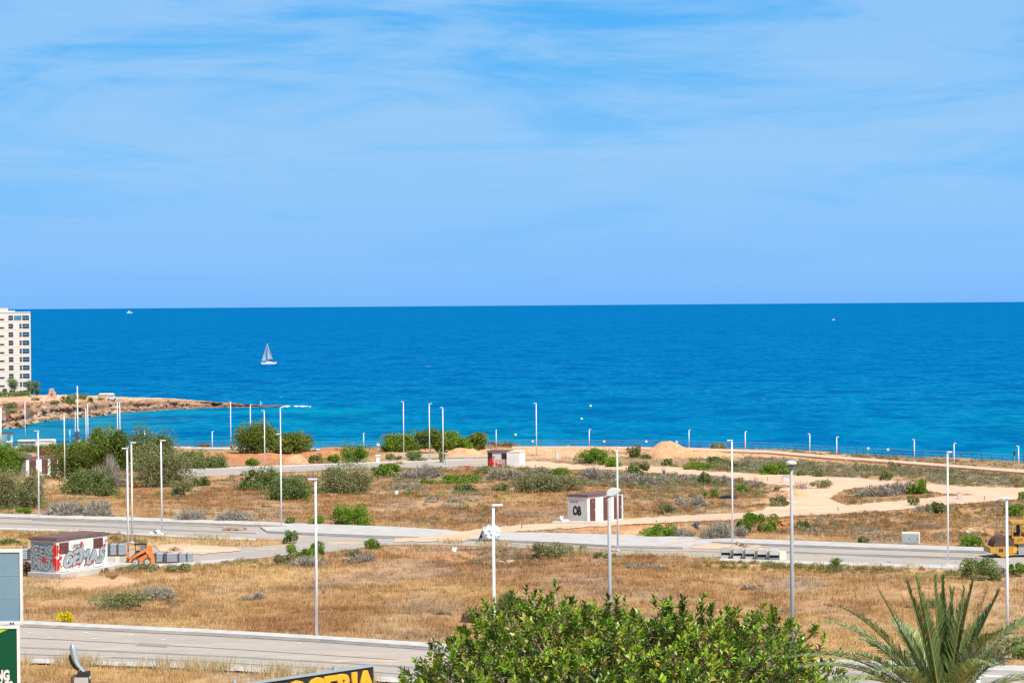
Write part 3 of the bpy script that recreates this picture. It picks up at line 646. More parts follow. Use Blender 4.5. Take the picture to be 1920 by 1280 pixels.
# bare tree
p = G(205, 915); s = ppm(p.y)
e_ = empty('bare_tree', (p.x-.1, p.y-1.6, p.z), 0, 'dead grey leafless tree with tangled branches before the olive-yellow tree', 'tree')
limbs('trunk', e_, 4.2, 3.4, .16, 8, .22)
tw = shrub_mesh('D', 3.9, 3.4, 4.1, 5200, .13); o = link('branches', tw, e_, 'twig'); o.location = (0, 0, .6)
for x_, b_, w_, t_ in ((1419, 914, 34, 888), (1503, 917, 34, 895)):
    p = G(x_, b_); s = ppm(p.y); h_ = (b_-t_)/s
    e_ = empty('bare_tree', p, 0, 'small leafless tree on the sandy ground left of a grey concrete block' if x_ < 1450 else 'low leafless tree just right of the grey concrete block by the grey lamp post', 'tree')
    limbs('trunk', e_, h_, w_/s, .06, 7, .2)
    link('branches', shrub_mesh('D', w_/s, w_/s, h_, 420, .10), e_, 'twig')
# ------------------------------------------------------------------ shrubs, one by one
SH = [
 ('G',5,893,66,58,'bright green bush at the left edge beside the small brown-doored hut'),
 ('O',28,953,92,66,'large grey-green bush at the left edge behind the pavement'),
 ('O',305,917,112,76,'large willow-leaved grey-green bush behind the right-hanging lamp post'),
 ('M',160,928,84,44,'mid-green bush on the golden grass in front of the bare grey tree'),
 ('M',195,929,50,30,'smaller green bush touching the mid-green bush below the bare tree'),
 ('M',372,914,36,20,'green bush at the right foot of the large willow-leaved bush'),
 ('O',338,932,42,30,'small grey-green bush standing alone on golden grass'),
 ('D',122,969,84,34,'dead grey brush on golden grass right of the leftmost tall lamp post'),
 ('D',182,970,58,38,'taller tangle of dead grey brush behind the left pavement'),
 ('D',358,977,70,26,'low dead brush right of the right-hanging lamp post'),
 ('D',436,978,72,27,'pale dead brush with a black fallen branch behind the pavement'),
 ('G',36,964,46,12,'low bright green bush at the left edge of the pavement'),
 ('M',486,921,70,42,'dark green bush in front of the upper road with a lamp post behind'),
 ('M',545,941,82,46,'grey-green bush right behind the tall lamp post at the paved layby'),
 ('O',645,929,106,56,'widest grey-green bush at the middle of the golden field'),
 ('M',366,880,40,34,'green bush left of the upper road, tall one of the pair'),
 ('M',400,879,48,26,'rounded green bush at the left end of the upper road'),
 ('G',470,873,26,14,'small green bush between two lamp posts behind the upper road'),
 ('G',665,868,48,32,'round bright green bush beside the white concrete pedestal'),
 ('M',588,868,28,16,'dark low bush on the red soil behind the upper road'),
 ('G',618,869,34,16,'low green bush left of the round bright green bush'),
 ('G',730,895,46,25,'bright green bush in front of the upper road left of the silver dead brush'),
 ('M',708,892,30,16,'dull green bush leaning against the bright green bush below the upper road'),
 ('D',788,900,76,34,'silver tangle of dead branches in front of the upper road'),
 ('M',774,865,36,17,'green bush at the foot of a shore lamp post by the upper road'),
 ('M',740,862,30,11,'low green bush between white pedestal and lamp post'),
 ('M',826,867,14,19,'small dark bush left of the right lamp post of the three by the upper road'),
 ('G',860,909,70,18,'long flat bright green bush below the red-graffiti hut track'),
 ('G',801,911,28,13,'small green bush left of the long flat green bush'),
 ('M',872,924,44,16,'green bush in the brown grass below the long flat bush'),
 ('M',938,923,30,16,'small green bush in the brown grass right of centre'),
 ('M',822,887,14,12,'small green bush at the foot of the silver dead brush'),
 ('M',905,890,28,13,'dark green bush at the left foot of the red-graffiti hut'),
 ('D',950,900,70,28,'dead grey brush piled in front of the red-graffiti hut'),
 ('D',1010,893,50,22,'dead grey brush right of the red-graffiti hut'),
 ('O',1000,926,74,36,'left one of two large grey-green bushes behind the white three-door hut'),
 ('O',1056,926,64,34,'right one of two large grey-green bushes behind the white three-door hut'),
 ('G',1045,894,60,16,'green scrub bush on the ridge above the two grey-green bushes'),
 ('D',1120,903,70,34,'dead grey brush below the sandy track left of a tall lamp post'),
 ('D',1175,906,64,24,'dead grey brush right of the tall lamp post above the three-door hut'),
 ('M',1196,893,40,26,'dark green bush amid dead brush beside the sandy track'),
 ('D',1225,910,66,26,'dead grey brush below the concrete block on the track'),
 ('D',1290,902,60,18,'low dead brush along the lower side of the upper track'),
 ('G',1118,869,62,26,'bright green bush left of the big dirt heap'),
 ('G',1148,876,44,18,'smaller green bush right of the lamp post near the dirt heap'),
 ('M',1189,858,26,22,'small upright dark green bush left of the big dirt heap'),
 ('M',1212,862,18,11,'low green bush at the left foot of the big dirt heap'),
 ('M',1250,873,20,13,'dark round bush in front of the big dirt heap'),
 ('Y',1206,879,28,9,'yellow-green low bush before the big dirt heap'),
 ('G',1315,881,60,14,'green bush below the big dirt heap on its right'),
 ('M',1345,869,46,12,'green bush behind the left-hanging lamp post beside the heap'),
 ('M',1388,879,40,12,'low green bush right of the left-hanging lamp post'),
 ('O',1348,843,34,12,'dark bush on the shore edge against the sea'),
 ('G',1243,1008,70,24,'bright green bush on the orange bank right of the three-door hut'),
 ('D',1278,1008,52,22,'dead brush at the right side of the bright green bank bush'),
 ('D',1348,1012,66,38,'tall purple-grey dead brush behind the pavement left of a lamp post'),
 ('D',1388,1008,40,30,'dead brush just right of the lamp post beside the pavement'),
 ('G',1428,1000,58,36,'bright green bush on the brown bank above the pavement'),
 ('G',1407,978,30,16,'small bright green bush above the larger one near the sandy link'),
 ('G',1395,995,26,22,'green bush between the lamp post and the bright bank bush'),
 ('D',1295,946,54,24,'rounded grey brush beside a bright green bush in the brown field'),
 ('G',1329,939,34,20,'bright green bush beside the black fallen sheet'),
 ('O',1251,962,34,19,'dark olive bush alone in the brown grass right of the three-door hut'),
 ('G',1389,926,24,18,'green bush right of the left-hanging lamp post in the brown field'),
 ('M',1322,911,24,25,'upright green bush below the upper track'),
 ('D',1352,909,52,20,'dead brush right of the upright green bush below the track'),
 ('G',1452,890,56,22,'bright green bush left of the oval-headed lamp post'),
 ('M',1537,894,20,14,'small dark green bush right of the oval-headed lamp post'),
 ('M',1500,892,22,9,'low dark bush immediately right of the oval lamp head'),
 ('O',1540,916,38,15,'light green low bush on the sand right of the low leafless tree'),
 ('O',1458,950,38,20,'grey-green bush left of the grey lamp post in the sand'),
 ('M',1457,920,14,8,'tiny dark bush on the brush patch left of the grey lamp post'),
 ('D',1640,932,64,28,'left half of the silver brush mound within the sandy track'),
 ('D',1690,930,66,34,'right half of the silver brush mound within the sandy track'),
 ('G',1724,930,36,30,'bright green bush on the right end of the silver brush mound'),
 ('M',1660,902,26,18,'green bush beyond the sandy track above the silver brush mound'),
 ('O',1679,878,24,12,'dark olive bush beside the promenade'),
 ('M',1714,948,20,18,'green bush on the lower edge of the lower sandy track'),
 ('M',1757,962,36,20,'green bush left of the right-hand lamp post below the track'),
 ('D',1735,958,40,16,'dead brush between two green bushes below the lower track'),
 ('G',1907,967,42,20,'bright green bush at the right edge above the road roller'),
 ('G',1919,938,16,16,'green bush cut by the right edge beside the sandy track'),
 ('M',1508,992,22,16,'small green bush beside the red stone pile'),
 ('D',1530,1000,40,14,'dead brush right of the grey lamp post in the brown field'),
 ('D',1632,998,26,12,'small dead brush on the bank above the grey cabinet'),
 ('D',1748,990,44,13,'dead brush above the grey cabinet beside the lamp post'),
 ('M',1626,1020,30,15,'green grassy clump on the pavement edge left of the grey cabinet'),
 ('G',1826,1026,46,20,'green grassy clump on the pavement edge left of the road roller'),
 ('M',1842,1090,68,40,'large grey-green bush in front of the road roller'),
 ('G',1908,1080,38,24,'bright green bush at the right edge in front of the road roller'),
 ('D',1872,1082,42,28,'dead brush between the two bushes in front of the roller'),
 ('O',1790,1082,36,14,'small olive bush left of the large bush before the roller'),
 ('G',655,986,66,38,'rounded bright green bush behind the paved layby'),
 ('G',684,987,18,20,'small green bush joined to the right of the rounded layby bush'),
 ('M',546,984,20,16,'small green bush behind the pavement right of the layby lamp post'),
 ('G',593,985,28,18,'small green bush behind the layby seen by a lamp head'),
 ('G',700,1030,30,20,'bright green ball-shaped bush at the road edge below the layby'),
 ('M',545,1019,26,24,'tall grassy green clump on the tip of the median strip'),
 ('G',560,1047,46,24,'bright green bush on the road edge left of the long lamp post'),
 ('G',596,1042,30,26,'bright green bush behind the long lamp post'),
 ('D',575,1064,66,26,'dead grey brush in front of the two bright green roadside bushes'),
 ('O',532,1057,36,18,'grey-green bush at the bend of the lower road'),
 ('D',676,1057,56,26,'silvery leaning dead brush in front of the ball-shaped bush'),
 ('O',665,1046,34,16,'pale olive bush behind the silvery dead brush'),
 ('O',1031,1049,64,30,'rounded olive bush before the right-hand paving'),
 ('M',1080,1035,34,12,'thin green bush on the road edge right of the rounded olive bush'),
 ('M',1128,1052,26,17,'small green bush left of the grey cobra lamp post'),
 ('O',262,1077,76,20,'low grey-green bush below the skid loader'),
 ('O',340,1077,58,18,'low grey-green bush below the row of paver pallets'),
 ('R',194,1077,14,13,'small rusty bush at the right of the graffiti hut base'),
 ('O',238,1141,118,26,'wide low grey-green bush in the front field below the graffiti hut'),
 ('D',290,1126,66,32,'dead grey brush behind the wide low bush in the front field'),
 ('D',472,1124,46,18,'dark-centred dead brush in the front golden field'),
 ('F',118,1169,28,22,'bush with bright yellow flowers at the edge of the near pavement'),
 ('P',832,1160,38,19,'low purple-brown dry bush left of the big-leaved tree'),
 ('P',884,1168,38,33,'taller purple-brown dry bush behind the edge of the big-leaved tree'),
 ('M',962,1150,52,38,'fine green bush behind the top of the big-leaved tree'),
 ('D',1212,1068,80,14,'flat dead brush in the front field under the cobra lamp'),
 ('D',1405,1102,30,10,'tiny dead tussock in the front field between the grey lamp posts'),
 ('D',1700,1112,60,16,'dead brush at the tip of the tall palm fronds'),
 ('O',1738,1146,70,22,'pale green scrub behind the palm fronds'),
 ('D',1845,1252,80,42,'dead brush behind the near pavement by the right-hand lamp post'),
 ('G',1918,1238,40,42,'green bush at the right edge beside the last lamp post'),
 ('M',62,851,56,16,'dark green hedge-like bush above the brown-doored hut'),
 ('R',86,856,40,14,'reddish bush behind the roof of the brown-doored hut'),
 ('M',112,850,44,18,'green bush behind the brown-doored hut beside the lamp post'),
 ('D',44,862,34,18,'dead brush left of the roof of the brown-doored hut'),
 ('R',381,840,22,8,'rusty round bush on the beach edge against the turquoise water'),
 ('R',580,850,22,9,'dry bush at the right foot of the round shore trees'),
 ('R',935,839,60,9,'dark rusty scrub at the shore above the red-graffiti hut'),
 ('M',15,1022,60,12,'green bush behind the blue blank hoarding'),
 ('R',52,1080,30,26,'rusty brown bush at the left end of the graffiti hut'),
 ('Y',930,935,10,8,'tiny yellowish tuft in the brown field'),
 ('M',1012,950,10,6,'tiny dark tuft on the brown grass'),
 ('D',870,945,70,16,'thin dead brush in the brown field below the flat green bush'),
 ('D',845,955,46,14,'small dark dead brush in the brown field left of the big bag'),
 ('D',765,918,66,16,'low dead brush in the brown field below the silver tangle'),
 ('D',810,940,40,12,'little dead brush in the middle of the brown field'),
 ('M',500,952,18,6,'flat dark green tuft on golden grass left of the layby lamp post'),
]
for i_, s_ in enumerate(SH): shrub(s_[0], *s_[1:])
# rosette palm in the field
def frond_leaflets(path, length, n, lw, fold, name, cols):
    """path: list of Vector rachis points; leaflets in two ranks along it"""
    V = []; F = []; Cc = []
    pts = [Vector(p) for p in path]; seg = len(pts)-1
    for i in range(n):
        t = .14+.86*i/(n-1); k = min(int(t*seg), seg-1); f = t*seg-k; p = pts[k].lerp(pts[k+1], f); tg = (pts[k+1]-pts[k]).normalized()
        sd = tg.cross(Vector((0, 0, 1)));
        if sd.length < .05: sd = Vector((1, 0, 0))
        sd.normalize(); up_ = sd.cross(tg).normalized()
        ll = length*(math.sin(min(1, t*1.15)*math.pi*.88+.2)**.7 if t < .97 else .35)*random.uniform(.85, 1.1)
        for sg in (-1, 1):
            dr = (sd*sg*(.62-fold*.42)+tg*(.75+fold*.4)+up_*(.25+fold*.25)+Vector([random.gauss(0, .06) for _ in range(3)])).normalized()
            droop = Vector((0, 0, -1))*ll*.30*(1-fold*.8); wv = dr.cross(up_).normalized()*lw
            a = len(V); q1 = p+dr*ll*.5+wv*.8; q2 = p+dr*ll*.5-wv*.8; q3 = p+dr*ll+droop
            V += [p+wv*.4, p-wv*.4, q2, q1, q3]; F += [(a, a+1, a+2, a+3), (a+3, a+2, a+4, a+4)]
            c = random.choice(cols); k_ = random.uniform(.75, 1.25); Cc += [tuple(x*k_ for x in c)]*5
    for i in range(seg):                                   # the rachis itself
        tg = (pts[i+1]-pts[i]).normalized(); s1 = tg.cross(Vector((0, 1, .3))).normalized(); r0 = .022*(1-i/seg)+.006; r1 = .022*(1-(i+1)/seg)+.006; s2 = s1.cross(tg)
        a = len(V); V += [pts[i]+s1*r0, pts[i]+s2*r0, pts[i]-s1*r0, pts[i]-s2*r0, pts[i+1]+s1*r1, pts[i+1]+s2*r1, pts[i+1]-s1*r1, pts[i+1]-s2*r1]
        F += [(a+j, a+(j+1) % 4, a+4+(j+1) % 4, a+4+j) for j in range(4)]; Cc += [(.34, .33, .10)]*8
    bm = bmesh.new(); vs = [bm.verts.new(v) for v in V]
    for f in F:
        g_ = [vs[j] for j in dict.fromkeys(f)]; bm.faces.new(g_)
    me = bpy.data.meshes.new(name); bm.to_mesh(me); bm.free()
    a = me.color_attributes.new('Col', 'FLOAT_COLOR', 'POINT')
    for i, c in enumerate(Cc): a.data[i].color = (*c, 1)
    return me
def arc(p0, p1, lift, k=12):
    p0 = Vector(p0); p1 = Vector(p1); m_ = (p0+p1)/2+Vector((0, 0, lift)); return [(p0*(1-t)**2+m_*2*t*(1-t)+p1*t*t) for t in [i/k for i in range(k+1)]]
p = G(1567, 1069); e_ = empty('young_palm', p, 0, 'young fan of green palm fronds at the road edge right of the grey lamp post', 'palm')
for i in range(15):
    a = i/15*6.28+random.uniform(-.2, .2); L_ = random.uniform(.9, 1.35); el = random.uniform(.35, 1.3)
    t_ = Vector((math.cos(a)*math.cos(el)*L_, math.sin(a)*math.cos(el)*L_, math.sin(el)*L_*.75))
    link('frond', frond_leaflets(arc((0, 0, 0), t_, .3, 5), .38, 16, .022, .3, 'frond', [(.14,.24,.04),(.20,.28,.06)]), e_, 'palm')
# low scrub: countless small tussocks over the seaward wasteland
def scatter_px(n, xr, yr):
    return rng.uniform(xr[0], xr[1], n), rng.uniform(yr[0], yr[1], n)
def px2w(px_, py_):
    d = np.outer((px_-W0/2)/FPX, list(_r))+np.outer(-(py_-H0/2)/FPX, list(_u))+np.array(list(_f))
    t = (GA-CAM.z)/(d[:, 2]+GB*d[:, 1]); return d*t[:, None]+np.array(list(CAM))
def tussocks(name, regions, label, cat):
    PT = []; NV = []; CL = []; SZ = []
    for (poly, n, wr, hr, kinds) in regions:
        n = int(n*2.2)
        xs = [q[0] for q in poly]; ys = [q[1] for q in poly]
        a, b = scatter_px(n*3, (min(xs), max(xs)), (min(ys), max(ys)))
        ok = inpoly(a, b, poly) & ~blocked(a, b, 3, 2); a = a[ok][:n]; b = b[ok][:n]; wp = px2w(a, b)
        cl = fbm(wp[:, 0]*.12, wp[:, 1]*.06, 3, 19)
        for i in range(len(a)):
            if rng.random() > (cl[i]-.25)*2.6: continue
            k_ = ppm(wp[i, 1]); w_ = rng.uniform(*wr)/k_; h_ = rng.uniform(*hr)/k_; m_ = int(np.clip(w_*h_*k_*k_*1.3, 14, 140))
            v = rng.normal(size=(m_, 3)); v /= np.linalg.norm(v, axis=1)[:, None]; v[:, 2] = abs(v[:, 2])
            q = v*(rng.random(m_)**.4)[:, None]*[w_/2, w_/2, h_]
            PT.append(q+[wp[i, 0], wp[i, 1], gz(wp[i, 1])]); NV.append(v); SZ.append(np.full(m_, 2.0/k_))
            pal = np.array(PAL[kinds[rng.integers(len(kinds))]]); t = rng.random((m_, 1)); CL.append((pal[2]+(pal[1]-pal[2])*t))
    pts = np.concatenate(PT); nn = np.concatenate(NV); sz = np.concatenate(SZ)[:, None]; cl = np.concatenate(CL); n = len(pts)
    nn = nn*.4+rng.normal(size=(n, 3))*.6; nn /= np.linalg.norm(nn, axis=1)[:, None]
    a = rng.normal(size=(n, 3)); a -= (a*nn).sum(1)[:, None]*nn; a /= np.linalg.norm(a, axis=1)[:, None]; b = np.cross(nn, a)
    V = np.stack([pts-a*sz*.5, pts+b*sz*.3, pts+a*sz*.5, pts-b*sz*.3], 1).reshape(-1, 3)
    tag(link(name, npmesh(name, V, np.arange(n*4).reshape(n, 4), np.repeat(cl, 4, 0)), None, 'leaf'), label, cat, kind='stuff')
tussocks('low_scrub', [
 ([(1290,858),(1440,862),(1560,870),(1700,880),(1940,898),(1940,915),(1800,910),(1620,896),(1440,888),(1300,880)], 950, (8,26), (3,9), 'DDOMR'),
 ([(1560,862),(1700,872),(1940,890),(1940,897),(1690,878)], 160, (6,18), (2,6), 'RRDO'),
 ([(1440,842),(1560,850),(1800,864),(1940,872),(1940,886),(1700,867),(1560,857)], 420, (8,22), (2,5), 'RRDO'),
 ([(960,880),(1060,880),(1280,888),(1420,905),(1400,925),(1240,920),(1000,905)], 420, (8,26), (4,11), 'DDOMR'),
 ([(700,862),(960,862),(960,878),(900,884),(700,882)], 60, (6,14), (2,5), 'RDO'),
 ([(1400,950),(1940,935),(1940,1010),(1440,1006)], 420, (8,30), (3,9), 'DORR'),
 ([(1240,915),(1440,912),(1440,958),(1200,965),(1180,930)], 200, (8,30), (4,10), 'DORR'),
 ([(320,900),(560,890),(900,890),(960,930),(900,985),(560,970),(320,975)], 300, (8,30), (3,9), 'DOR'),
 ([(1560,918),(1740,912),(1760,945),(1600,950)], 200, (6,20), (3,7), 'RROD'),
 ([(20,836),(350,850),(350,905),(110,905),(20,880)], 120, (8,24), (4,10), 'MORD'),
 ([(40,1000),(300,1006),(480,1014),(480,1022),(270,1022),(40,1028)], 160, (8,20), (4,10), 'ORRY'),
 ([(200,1065),(600,1045),(960,1030),(1340,1050),(1340,1060),(600,1062),(200,1090)], 240, (8,24), (4,10), 'ORRD'),
 ([(40,1098),(1940,1098),(1940,1200),(800,1200),(40,1160)], 240, (8,30), (3,8), 'DORR'),
 ([(1150,1040),(1350,1050),(1880,1066),(1880,1082),(1150,1062)], 220, (8,24), (5,12), 'ORYY'),
 ([(680,880),(960,872),(1100,885),(1100,930),(700,930),(560,905)], 110, (10,34), (5,12), 'GMMOO'),
 ([(0,880),(350,870),(360,950),(230,945),(100,960),(0,960)], 90, (10,34), (5,12), 'GMMOO'),
 ([(1100,870),(1440,868),(1440,940),(1180,930)], 60, (10,30), (5,11), 'GMOO'),
 ([(200,1062),(600,1040),(620,1060),(300,1085)], 40, (10,30), (5,10), 'MOOG'),
 ([(1430,905),(1440,920),(1380,935),(1340,915)], 60, (8,20), (4,9), 'OR')], 'low grey and rusty scrub spread over the wasteland', 'scrub')
# ------------------------------------------------------------------ dry grass
def grass():
    n = 115000
    y = np.exp(rng.uniform(math.log(104), math.log(480), n)); x = rng.uniform(-1, 1, n)*(.218*y+7)
    pxx, pyy = proj(x, y, gz(y)); bl = blocked(pxx, pyy, 0, 0); s_, _ = soilmask(pxx, pyy, x, y)
    clump = fbm(x*.5, y*.35, 3, 66)
    keep = (~bl) & (rng.random(n) > s_*.95) & (y < edge(x)-1) & (rng.random(n) < .55+1.2*(clump-.3)) & (rng.random(n) > scrubzone(pxx, pyy)*.45)
    for q in [(130,1060,68,20), (1112,972,50,12), (68,885,42,8), (945,868,34,8)]: keep &= ~((abs(pxx-q[0]) < q[2]) & (abs(pyy-q[1]) < q[3]))
    x = x[keep]; y = y[keep]; pxx = pxx[keep]; pyy = pyy[keep]; clump = clump[keep]; n = len(x)
    z = gz(y)+heightn(x, y, np.where(blocked(pxx, pyy, 7, 4), 0., 1.)*sstep(104, 115, y))
    edgeb = blocked(pxx, pyy+4, 6, 5)            # taller pale weeds along kerbs and tracks
    gc_ = grasscol(x, y, pxx, pyy); gc_ = np.where(edgeb[:, None] & (rng.random(n) < .5)[:, None], np.array((.60,.47,.27)), gc_)
    WL = [((40,1247),(420,1258),22,2.6,500),((420,1258),(700,1282),22,4,560),((590,1046),(960,1029),10,2,260),((960,1030),(1350,1054),12,2.5,420),((1350,1056),(1850,1070),9,2,300),((60,1002),(480,1016),10,3,240),((1280,1043),(1340,1050),14,2,90),((820,1018),(960,1022),10,1.5,120)]
    wx = []; wy = []; wh = []
    for (xa, ya), (xb, yb), hh_, sc_, nn_ in WL:
        t = rng.random(nn_); a = xa+(xb-xa)*t+rng.normal(size=nn_)*3; b = ya+(yb-ya)*t+rng.normal(size=nn_)*sc_; ok = (vnoise(a*.045, a*0, 3) > .5) | (rng.random(nn_) < .12)
        q = px2w(a[ok], b[ok]); wx.append(q[:, 0]); wy.append(q[:, 1]); wh.append(np.full(ok.sum(), hh_/FPX)*q[:, 1]*1.0)
    wx = np.concatenate(wx); wy = np.concatenate(wy); wh = np.concatenate(wh); k0 = n
    x = np.concatenate([x, wx]); y = np.concatenate([y, wy]); z = np.concatenate([z, gz(wy)+.02]); clump = np.concatenate([clump, np.full(len(wx), .5)]); edgeb = np.concatenate([edgeb, np.zeros(len(wx), bool)])
    wc_ = np.where((rng.random(len(wx)) < .25)[:, None], np.array((.26,.27,.10)), np.array((.62,.48,.28)))*(.8+.4*rng.random(len(wx)))[:, None]; gc_ = np.concatenate([gc_, wc_]); n = len(x)
    hs = np.concatenate([np.ones(k0), wh/.27])
    kb = 7; m = n*kb; bx = np.repeat(x, kb)+rng.normal(size=m)*.22; by = np.repeat(y, kb)+rng.normal(size=m)*.22; bz = np.repeat(z, kb)-.03
    hh = (.16+.22*rng.random(m))*np.repeat(.6+.9*clump, kb)*np.repeat(np.where(edgeb, .85, 1)*hs, kb)
    wd = np.repeat(y, kb)/FPX*.55*(.6+.8*rng.random(m)); th = rng.random(m)*np.pi*2
    dx = np.cos(th)*wd; dy = np.sin(th)*wd; lx = rng.normal(size=m)*.35*hh; ly = rng.normal(size=m)*.35*hh
    V = np.stack([np.stack([bx-dx, by-dy, bz], 1), np.stack([bx+dx, by+dy, bz], 1), np.stack([bx+lx, by+ly, bz+hh], 1)], 1).reshape(-1, 3)
    c = np.repeat(gc_, kb, 0)*(.72+.56*rng.random(m))[:, None]*1.06
    tag(link('dry_grass', npmesh('dry_grass', V, np.arange(m*3).reshape(m, 3), np.repeat(c, 3, 0)), None, 'grass'), 'golden and brown dry grass covering the empty plots', 'grass', kind='stuff')
grass()
# green and yellow ground weeds beside the median
# ------------------------------------------------------------------ foreground big-leaved tree
def bigtree():
    D = 63.0; cz = 21.75; rx, ry, rz = 5.6, 4.9, 4.3; cp = P(1166, 700, D); cx = cp.x
    e_ = empty('magnolia_tree', (cx, D, gz(D)-.05), 0, 'large tree with glossy green leaves and a few yellow ones at the bottom centre', 'tree')
    limbs('trunk', e_, cz-gz(D)+2.5, 8, .26, 9, .38)
    V = []; Cc = []
    def shell(n, k0, k1):
        v = rng.normal(size=(n, 3)); v /= np.linalg.norm(v, axis=1)[:, None]; v[:, 2] = np.abs(v[:, 2])*1.0-.25*(rng.random(n) < .4)
        pw = 3.3; q = (np.abs(v)**pw).sum(1)**(1/pw); v = v/q[:, None]; lum = 1+.16*(fbm(v[:, 0]*3.2+7, v[:, 1]*3.2+v[:, 2]*3, 3, 41)-.5)*2
        r = rng.uniform(k0, k1, n)*lum; return v*r[:, None]*[rx, ry, rz], v
    P1, N1 = shell(2500, .91, 1.03); sp_i = rng.random(len(P1)) < .07; P1[sp_i] += np.abs(rng.normal(size=(sp_i.sum(), 1)))*[[.02, .02, .30]]; P2, N2 = shell(2300, .74, .93); P3, N3 = shell(2300, .5, .76)
    leaf = []
    ns = 26; sx_ = rng.uniform(-.86, .86, ns); sy_ = rng.uniform(-.6, .5, ns); q_ = (1-np.abs(sx_)**2.6-np.abs(sy_)**2.6).clip(.05)**(1/2.6)
    base_ = np.stack([sx_*rx, sy_*ry, q_*rz], 1); P4 = np.concatenate([base_+[0, 0, h_] for h_ in (.02, .17, .32, .46)]); P4 = P4[rng.random(len(P4)) < .93]; N4 = np.tile([0., 0., 1.], (len(P4), 1))
    gcol = np.array([(.12,.24,.012),(.18,.33,.015),(.30,.44,.03),(.065,.12,.012)])
    for PTS, NN, up_, lf in ((P1, N1, .85, 13), (P2, N2, .4, 11), (P3, N3, .3, 8), (P4, N4, 1.6, 13)):
        for i in range(len(PTS)):
            ax = NN[i]*.6+np.array((0, 0, up_))+rng.normal(size=3)*.28; ax /= np.linalg.norm(ax)
            t1 = np.cross(ax, (.3, .9, .1)); t1 /= np.linalg.norm(t1); t2 = np.cross(ax, t1); base = gcol[rng.integers(4)]*(.8+.4*rng.random())
            for j in range(lf):
                a = j*2.4+rng.normal()*.25; lv = j/lf; tilt = .35+.9*(1-lv)+rng.normal()*.15          # upper leaves stand up, lower ones spread
                dr = ax*math.cos(tilt)+(t1*math.cos(a)+t2*math.sin(a))*math.sin(tilt)
                p0 = PTS[i]+ax*(lv*.26-.2); ln = rng.uniform(.12, .25); w_ = ln*rng.uniform(.17, .26)
                sd = np.cross(dr, ax); sd /= np.linalg.norm(sd)+1e-9; nn = np.cross(sd, dr); mid = p0+dr*ln*.55
                V += [p0, mid+sd*w_-nn*w_*.0+nn*w_*.45, p0+dr*ln-nn*.02, mid-sd*w_+nn*w_*.45, mid]
                rr = rng.random(); c = base*(.75+.5*rng.random())
                if rr < .016: c = np.array((.75,.48,.02))
                elif rr < .018: c = np.array((.65,.20,.03))
                elif rr < .15: c = np.array((.26,.17,.08))*(.8+.5*rng.random())
                elif rr < .21: c = np.array((.42,.44,.10))
                Cc.append(c)
    V = np.array(V); n = len(V)//5; b5 = np.arange(n)*5
    F = np.stack([np.stack([b5, b5+1, b5+4], 1), np.stack([b5+1, b5+2, b5+4], 1), np.stack([b5+2, b5+3, b5+4], 1), np.stack([b5+3, b5, b5+4], 1)], 1).reshape(-1, 3)
    me = npmesh('crown', V, F, np.repeat(np.array(Cc), 5, 0)); o = link('crown', me, e_, 'bigleaf'); o.location = (0, 0, cz-gz(D)+.05)
    # twigs carrying the rosettes
    m = 2200; i = rng.integers(0, len(P1), m); p1 = P1[i]; p0 = p1*.80-[0, 0, .15]; sd = rng.normal(size=(m, 3)); sd /= np.linalg.norm(sd, axis=1)[:, None]; w_ = .016
    V = np.stack([p0-sd*w_*1.5, p0+sd*w_*1.5, p1+sd*w_, p1-sd*w_], 1).reshape(-1, 3)
    o = link('twigs', npmesh('twigs', V, np.arange(m*4).reshape(m, 4), np.tile(np.array((.30,.24,.14)), (m*4, 1))), e_, 'twig'); o.location = (0, 0, cz-gz(D))
bigtree()
# ------------------------------------------------------------------ foreground date palm
def palm():
    D = 47.0; c = P(1768, 1345, D); e_ = empty('date_palm', (c.x, D, gz(D)), 0, 'date palm whose upright feathery fronds rise at the bottom right corner', 'palm')
    b = MB(); hz = c.z-gz(D)
    for i in range(26): z = i/26*hz; b.cyl((0, 0, z-.1), (0, 0, z+hz/26), .23, .28, 12)
    b.build('trunk', 'bark', e_)
    tips = [(1562,1172,.5,.45,0),(1583,1145,-.3,.4,.1),(1625,1205,.8,.3,0),(1500,1235,.2,.55,0),(1950,1160,.3,.5,0),(1650,1112,.2,.15,.75),(1703,1104,-.4,.1,.6),(1720,1093,.4,.05,.8),(1752,1095,-.1,.0,.9),(1768,1095,.3,.0,.9),(1785,1120,.7,.0,.7),(1808,1112,-.3,.0,.8),
            (1823,1100,.2,.05,.9),(1850,1110,-.2,.1,.8),(1868,1121,.4,.1,.7),(1515,1252,-.4,.45,0),(1580,1226,-1.0,.4,0),(1925,1200,-.5,.45,0),(1955,1215,.3,.5,0),(1540,1300,-1.2,.6,0),(1990,1290,-.6,.5,0),
            (1650,1262,-1.6,.45,0),(1870,1190,-1.3,.4,.1),(1735,1150,-.6,.1,.8),(1835,1165,1.1,.2,.6),(1680,1170,1.2,.3,.3),(1700,1230,1.9,.5,0),(1860,1250,-1.9,.5,0)]
    for (tx, ty, dy, lift, fold) in tips:
        q = P(tx, ty, D+dy); t_ = q-Vector((c.x, D, c.z)); pa = [Vector((v.x, v.y, v.z+hz)) for v in arc((0, 0, -.1), t_*1.04, lift*1.7, 14)]
        link('frond', frond_leaflets(pa, .62 if fold < .5 else .50, 120, .016 if fold < .5 else .014, fold, 'frond', [(.21,.29,.10),(.29,.38,.15),(.40,.47,.26),(.13,.19,.06)] if fold < .5 else [(.22,.30,.09),(.32,.40,.16),(.13,.19,.05)]), e_, 'palm')
palm()
